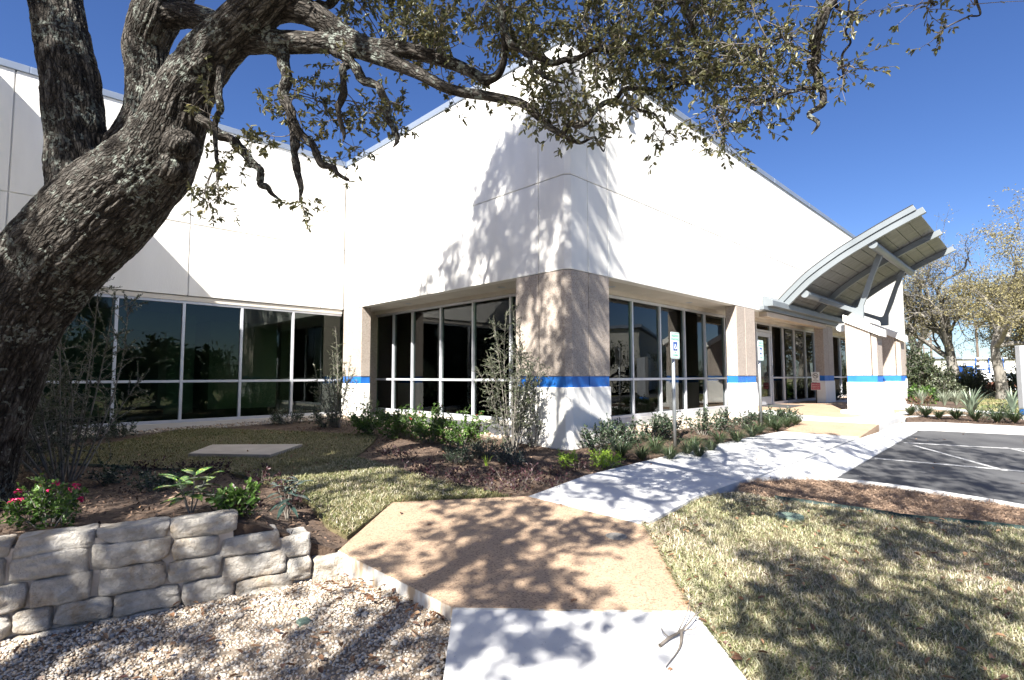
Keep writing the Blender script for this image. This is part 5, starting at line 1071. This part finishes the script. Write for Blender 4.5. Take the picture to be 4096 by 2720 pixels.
g9 = np.random.default_rng(3); up = []
for i in range(80):                       # feathery crown part whose shade falls round the corner
    z = g9.uniform(2.3, 5.9); w = (6.4-z)/3.4; q = g9.uniform(-1.4, 4.0)*min(1, w)
    P = (0, q, z) if q > 0 else (-q, 0, z); up.append(shade(P, g9.uniform(6.5, 9.0), g9.uniform(.32, .55), int(g9.integers(5, 10))))
up += [shade(P, t, r, nb) for P, t, r, nb in (((0, .3, 2.0), 6.2, .7, 12), ((0, 1.1, 1.5), 6.6, .7, 9), ((.5, 0, 1.6), 6.4, .6, 9), ((.35, 0, 2.5), 6.0, .5, 10), ((.85, 0, 2.0), 6.6, .5, 9), ((.8, 0, 1.0), 6.9, .5, 8), ((.3, 0, .5), 7.0, .45, 6))]
up += [gt(*q) for q in ((2150, 1010, 8.6, 1.0, 22), (2300, 1130, 7.4, .9, 18), (2050, 1120, 6.8, .7, 14), (2330, 1400, 5.4, .8, 14), (2150, 1530, 5.0, .8, 14), (1750, 1400, 5.2, .4, 5), (1330, 1120, 6.2, .8, 18), (1460, 1100, 6.4, .9, 24), (1580, 1075, 6.8, .9, 28), (1680, 1060, 7.0, .9, 28), (1790, 1035, 7.2, 1.0, 30), (1930, 1020, 7.6, 1.0, 26), (1560, 1140, 5.6, .7, 18), (2080, 1045, 8.0, 1.1, 30), (2220, 1090, 7.6, 1.0, 28), (2330, 1050, 8.4, 1.1, 28), (1990, 1085, 6.8, .9, 24), (1900, 1150, 5.8, .6, 12), (2250, 1190, 6.4, .8, 18),
                        (1990, 1270, 5.6, .8, 13), (2150, 1330, 5.4, .8, 14), (2280, 1290, 5.8, .8, 13), (1930, 1400, 5.2, .7, 11), (2080, 1450, 5.0, .8, 14), (2250, 1480, 5.0, .8, 14), (1800, 1500, 5.2, .6, 9), (1850, 1330, 5.4, .5, 5), (1640, 1210, 5.8, .45, 4), (1950, 1550, 5.0, .7, 12))]
c2 = [gt(*q) for q in ((950, 1260, 5.6, .5, 6), (1120, 1210, 5.6, .55, 8), (1260, 1230, 5.6, .6, 10), (1200, 1320, 5.4, .55, 8), (1380, 1330, 5.4, .6, 9), (1420, 1250, 5.6, .5, 6), (1150, 1480, 5.2, .5, 8), (1320, 1500, 5.2, .5, 7), (1480, 1470, 5.2, .45, 4), (1050, 1150, 6.0, .6, 9), (1000, 1100, 6.2, .8, 14), (1150, 1110, 6.2, .8, 14), (880, 1130, 6.0, .6, 9),
                       (120, 1300, 5.6, .7, 8), (330, 1280, 5.6, .7, 8), (530, 1310, 5.6, .6, 6), (640, 1290, 5.6, .5, 9), (60, 1180, 6.0, .9, 24), (300, 1160, 6.0, .9, 24), (500, 1150, 6.0, .7, 14), (250, 1480, 5.2, .5, 8), (560, 1450, 5.4, .5, 8), (800, 1440, 5.4, .5, 7), (700, 1540, 5.0, .5, 7), (420, 1400, 5.4, .4, 4))]
c2 += [shade(P, t, r, nb) for P, t, r, nb in (((-6.3, 1.2, .6), 5.0, .8, 34), ((-6.1, .9, 1.9), 5.0, .8, 34), ((-5.8, .5, 2.9), 5.2, .7, 26), ((-6.4, 1.2, 3.6), 5.2, .7, 22), ((-5.3, -.6, 3.6), 5.2, .6, 16))]
for c in up+c2:
    if not unseen(c[0], c[1][0, 0]): print('IN VIEW', c[0], c[1][0, 0])
OL = np.concatenate([P for P, R in OVER]+[L1[0][-10:], L3[0][-10:]])
br, tw, (v, f) = crown(up, 9, OL, .28, .058, 19)
a, b, _ = tube_np(br+[(l, r*2) for l, r in tw], 4); o = put('upper_branches', a, b, 'twig', OAK); o['kind'] = 'stuff'
o = put('upper_crown', v, f, 'oakleaf', OAK); o['kind'] = 'stuff'
# a second oak behind the viewpoint throws the dappled shade on the foreground
OB2 = np.array([-12.5, -6.5, plane(-12.5, -6.5)-.05])
OK2 = thing('live_oak', 'second live oak standing behind the viewpoint, shading the foreground', 'tree', tuple(OB2))
tl = wl_([OB2-np.array([0, 0, .2]), (-12.3, -6.3, 1.4), (-11.9, -6.0, 2.8)], .42, .30); lim = [wl_([(-11.95, -6.05, 2.6), (-11, -5.2, 3.8), (-9.6, -4.6, 4.6), (-8.4, -4.3, 5.0)], .2, .05), wl_([(-11.95, -6.05, 2.6), (-11.4, -7.2, 4.2), (-9.9, -7.6, 4.9), (-8.0, -7.4, 5.2)], .2, .05), wl_([(-12, -6, 2.6), (-11.6, -4, 4.3), (-10.8, -2.6, 4.9), (-10, -1.4, 5.0)], .2, .05), wl_([(-11.95, -6.05, 2.7), (-12, -7, 5), (-11, -8.5, 6.5)], .18, .04), wl_([(-11.4, -7.2, 4.2), (-8, -10, 6.2), (-4.5, -9.5, 7.4), (-2.6, -8.4, 7.7)], .14, .04)]
V, Fq, _ = tube_np([tl], 16); put('trunk', V, Fq, 'farbark', OK2, True)
for P, R in lim: V, Fq, _ = tube_np([(P, R)], 9); put('limb', V, Fq, 'farbark', OK2, True)
br, tw, (v, f) = crown(c2, 15, np.concatenate([P for P, R in lim]), .28, .095, 9)
a, b, _ = tube_np(br, 4); o = put('branches', a, b, 'twig', OK2); o['kind'] = 'stuff'
o = put('crown', v, f, 'oakleaf', OK2); o['kind'] = 'stuff'

# ================================================================== BACKGROUND TREES
def far_tree(name, label, base, H, r0, seed, mleaf, leaf=.10, nl=3, first=.34, spread=.8, group='trees beyond the building', levels=5, lean=0, leafp=1.0):
    g2 = np.random.default_rng(seed); T = thing(name, label, 'tree', tuple(map(float, base)), group); base = np.array(base, float); L = {i: [] for i in range(levels+1)}; tips = []
    def grow(p, d, ln, r, lev):
        n = 6; P = [p]; dd = d
        for i in range(n-1):
            dd = unit(dd+g2.normal(0, .16+.05*lev, 3)+np.array([0, 0, .05])); P.append(P[-1]+dd*ln/(n-1))
        P = np.array(P); L[lev].append((P, np.linspace(r, r*.58, n)))
        if lev >= levels-1: tips.append(P)
        if lev >= levels: return
        k = {0: 5, 1: 5, 2: 5, 3: 4}.get(lev, 4)
        for i in range(k):
            t = 1.0 if i == 0 else g2.uniform(.35, 1.0) if lev else g2.uniform(.75, 1.0); q = P[min(n-1, int(t*(n-1)))]; ax = unit(g2.normal(0, 1, 3)); ax = unit(ax-dd*(ax@dd)); ang = g2.uniform(.35, 1.0)*spread*(1.2 if lev == 0 else 1)
            nd = unit(dd*math.cos(ang)+ax*math.sin(ang)+np.array([0, 0, .08])); grow(q, nd, ln*g2.uniform(.55, .8)*(1.15 if lev == 0 else 1), r*.58*g2.uniform(.6, .95), lev+1)
    grow(base-np.array([0, 0, .2]), unit(np.array([lean, 0, 1.0])), H*first, r0, 0)
    V, Fq, _ = tube_np(L[0], 12); V[:12] = base-np.array([0, 0, .2])+(V[:12]-(base-np.array([0, 0, .2])))*1.35; put('trunk', V, Fq, 'farbark', T, True)
    V, Fq, _ = tube_np(L[1]+L[2], 7); o = put('limbs', V, Fq, 'farbark', T, True); o['kind'] = 'stuff'
    V, Fq, _ = tube_np([x for i in range(3, levels+1) for x in L[i]], 3); o = put('twigs', V, Fq, 'fartwig', T); o['kind'] = 'stuff'
    tips = np.array(tips); tp = tips[:, 2:].reshape(-1, 3); tp = tp[g2.random(len(tp)) < leafp]; P = np.repeat(tp, nl, 0)+g2.normal(0, leaf*.8, (len(tp)*nl, 3)); n = len(P)
    v, f = leaves_np(P, g2.normal(0, 1, (n, 3)), g2.normal(0, 1, (n, 3))+np.array([0, 0, .4]), leaf*g2.uniform(.6, 1.3, n), leaf*.5*g2.uniform(.6, 1.2, n)); o = put('crown', v, f, mleaf, T); o['kind'] = 'stuff'; return T
def fb(u, d): p = at(u, 880, d); return (float(p[0]), float(p[1]), FARZ)
far_tree('budding_tree', 'pale trunked budding tree right of the building end', fb(2190, 34), 10.0, .36, 51, 'budleaf', .10, 2, .42, .8, leafp=.5)
far_tree('budding_tree', 'dark trunked tree with yellow buds near the right edge', fb(2312, 27), 10.5, .27, 52, 'budleaf', .10, 3, .34, .85, leafp=.85)
far_tree('budding_tree', 'leaning dark tree at the right edge behind the grey slab', fb(2385, 30), 11.5, .42, 53, 'budleaf', .10, 3, .30, .8, leafp=.85)
far_tree('bare_tree', 'mostly bare tree behind the building end', fb(2125, 46), 10.5, .35, 54, 'budleaf', .10, 1, .36, .8, leafp=.25)
for i, (u, d, H) in enumerate([(2120, 95, 6.5), (2180, 110, 6), (2290, 105, 7.5), (2350, 95, 7)]):
    far_tree('distant_tree', 'small distant tree on the skyline, %s from the left' % ORD[i], fb(u, d), H, .2, 60+i, 'farleaf', .28, 2, .25, .95, 'distant trees', 4)
# things across the lot that the right-hand windows mirror
far_tree('oak_tree', 'evergreen oak across the parking lot, mirrored in the entrance glass', (22, -13.5, -.75), 7.5, .3, 71, 'farleaf', .16, 2, .25, .95, 'trees across the lot', 4)
far_tree('oak_tree', 'evergreen oak by the lot edge, mirrored beside the corner column', (31, -13, -.6), 7.0, .3, 72, 'farleaf', .16, 2, .25, .95, 'trees across the lot', 4)
bush('evergreen_shrub', 'evergreen shrub across the lot, mirrored in the entrance glass', 'shrub', (24.5, -9.6, -.5), 1.4, 1.2, 'farleaf', 73, 20, 12, 20, .12, .06, sub_len=.5, top=.9, sr=.02)
# ================================================================== BACKGROUND BUILDINGS AND VEHICLES
def oriented(c, yaw):
    r = np.array([math.cos(yaw), math.sin(yaw)]); n = np.array([-r[1], r[0]])
    def bx(m, a0, a1, b0, b1, z0, z1): m.prism([tuple(np.array(c[:2])+r*a+n*b) for a, b in ((a0, b0), (a1, b0), (a1, b1), (a0, b1))], 'z', c[2]+z0, c[2]+z1); return m
    return bx
YV = math.atan2(_R0[1], _R0[0])
def ribbed(T, bx, a0, a1, b, z0, z1, n, m='siding'):
    for i in range(n):
        p = a0+(a1-a0)*i/n; q = a0+(a1-a0)*(i+1)/n; bx(MB(), p+.02, q-.02, b, b+.12, z0, z1).obj('panel', m, T)
c = at(2300, 880, 78); c[2] = FARZ
W = thing('metal_warehouse', 'low tan metal warehouse far behind the trees on the right', 'building', tuple(map(float, c))); bx = oriented(c, YV)
bx(MB(), -9, 14, .13, 10, 0, 3.6).obj('wall', 'siding', W); ribbed(W, bx, -9, 14, 0, 0, 3.5, 16); bx(MB(), -9.3, 14.3, -.3, 10.2, 3.61, 3.85).obj('roof', 'coping', W)
for a in (-3.5, 2.2, 8): d_ = bx(MB(), a, a+3, -.08, -.005, 0, 2.8).obj('roller_door', 'truckwhite', W)
c = at(2290, 880, 52); c[2] = FARZ
T = thing('service_truck', 'blue and white service truck with pipe rack beyond the lawn', 'truck', tuple(map(float, c))); bx = oriented(c, YV)
bx(MB(), -1.6, 1.4, 0, 1.9, .55, 1.35).obj('bed', 'truckwhite', T, .05); cabm = bx(MB(), -2.9, -1.65, 0, 1.9, .5, 1.5); bx(cabm, -2.6, -1.7, .1, 1.8, 1.505, 2.15); cab = cabm.obj('cab', 'truckblue', T, .06)
bx(MB(), -2.5, -1.9, .06, .098, 1.55, 2.05).obj('side_window', 'carglass', cab)
for a in (-2.3, .9):
    for b in (-.02, 1.72):
        bx_ = []; cc = np.array(c[:2])+np.array([math.cos(YV), math.sin(YV)])*a+np.array([-math.sin(YV), math.cos(YV)])*b; e = np.array([-math.sin(YV), math.cos(YV)])*.22
        MB().tube([(cc[0], cc[1], c[2]+.42), (cc[0]+e[0], cc[1]+e[1], c[2]+.42)], [.42, .42], 18).obj('wheel', 'tyre', T)
for z in (1.75, 2.25, 2.8): bx(MB(), -1.6, 1.6, .2, .34, z, z+.1).obj('rack_rail', 'truckblue' if z < 2 else 'truckwhite', T); bx(MB(), -1.7, 1.9, .4, 1.4, z+.02, z+.18).obj('pipe_stack', 'truckwhite', T)
for a in (-1.5, -.2, 1.2): bx(MB(), a, a+.1, .15, .19, 1.36, 2.95).obj('rack_post', 'truckblue', T)
for i, (u, d, m) in enumerate([(2135, 60, 'carwhite'), (2235, 58, 'carwhite'), (2352, 62, 'carwhite')]):
    c = at(u, 880, d); c[2] = FARZ; T = thing('parked_car', ['white parked car behind the evergreen shrubs', 'white parked car left of the service truck', 'white parked car at the right edge beyond the lawn'][i], 'car', tuple(map(float, c)), 'cars parked beyond the lawn'); bx = oriented(c, YV)
    b = bx(MB(), -2.2, 2.2, 0, 1.75, .3, .85).obj('body', m, T, .12); q = [(-1.5, .85), (-1.0, 1.4), (.7, 1.42), (1.4, .86)]
    r = np.array([math.cos(YV), math.sin(YV)]); nn = np.array([-r[1], r[0]]); V = [(*(np.array(c[:2])+r*a+nn*s), c[2]+z) for s in (.1, 1.65) for a, z in q]
    MB().poly(V, [(0, 1, 2, 3), (7, 6, 5, 4), (0, 4, 5, 1), (1, 5, 6, 2), (2, 6, 7, 3), (3, 7, 4, 0)]).obj('cabin', 'carglass', T, .05)
    for a in (-1.35, 1.35):
        for s in (-.02, 1.55): cc = np.array(c[:2])+r*a+nn*s; MB().tube([(cc[0], cc[1], c[2]+.33), (cc[0]+nn[0]*.22, cc[1]+nn[1]*.22, c[2]+.33)], [.33, .33], 16).obj('wheel', 'tyre', T)
c = at(2270, 880, 56); c[2] = FARZ; T = thing('brick_wall', 'long low brown brick wall along the far road', 'wall', tuple(map(float, c))); bx = oriented(c, YV); bx(MB(), -6, 3.5, 0, .3, 0, .62).obj('wall_body', 'brickred', T); bx(MB(), -6.05, 3.55, -.03, .33, .625, .70).obj('coping', 'kerb', T)
for i, (u, d, H) in enumerate([(2151, 70, 6.3), (2258, 66, 8.2), (2134, 100, 6.8)]):
    c = at(u, 880, d); T = thing('utility_pole', ['shorter wooden utility pole left of the pale trunk', 'tall wooden utility pole between the two tree trunks', 'faint distant utility pole near the building end'][i], 'utility pole', (float(c[0]), float(c[1]), FARZ), 'utility poles'); MB().tube([(c[0], c[1], FARZ), (c[0], c[1], FARZ+H)], [.16, .11], 10).obj('post', 'pole', T, smooth=True); bx = oriented((c[0], c[1], FARZ), YV); bx(MB(), -.9, .9, -.06, .06, H-.6, H-.45).obj('crossarm', 'pole', T)
bush('evergreen_shrub', 'round olive shrub on the lawn right of the dark trunk', 'shrub', fb(2337, 33), 1.7, 1.1, 'farleaf', 375, 24, 12, 24, .12, .07, sub_len=.5, top=.9, sr=.02)
# warehouse across the lot, mirrored in the entrance windows
c = np.array([52.0, -27.0, -.7]); W = thing('warehouse', 'ribbed pale warehouse across the lot, mirrored in the entrance windows', 'building', tuple(c)); bx = oriented(c, math.radians(-25))
bx(MB(), -16, 22, -8, -.01, 0, 6.2).obj('wall', 'siding', W); ribbed(W, bx, -16, 22, .0, 0, 6.1, 40); bx(MB(), -16.3, 22.3, -8.2, .4, 6.21, 6.5).obj('roof', 'coping', W)
for a in (-10, 2, 12): bx(MB(), a, a+4, .125, .2, 0, 4).obj('roller_door', 'truckwhite', W)

for i, (x, y, H) in enumerate([(11.5, -20, 11), (8, -21, 12), (4.6, -19.5, 12), (1.2, -20.5, 12), (-2.5, -19, 11.5), (-7, -20, 12), (-13, -18, 10)]):
    far_tree('oak_tree', 'evergreen oak far behind the viewpoint, mirrored in the shaded windows, %s counting from the lot' % ORD[i], (x, y, -1.0), H, .3, 90+i, 'farleaf', .34, 4, .16, 1.1, 'trees behind the viewpoint', 4)
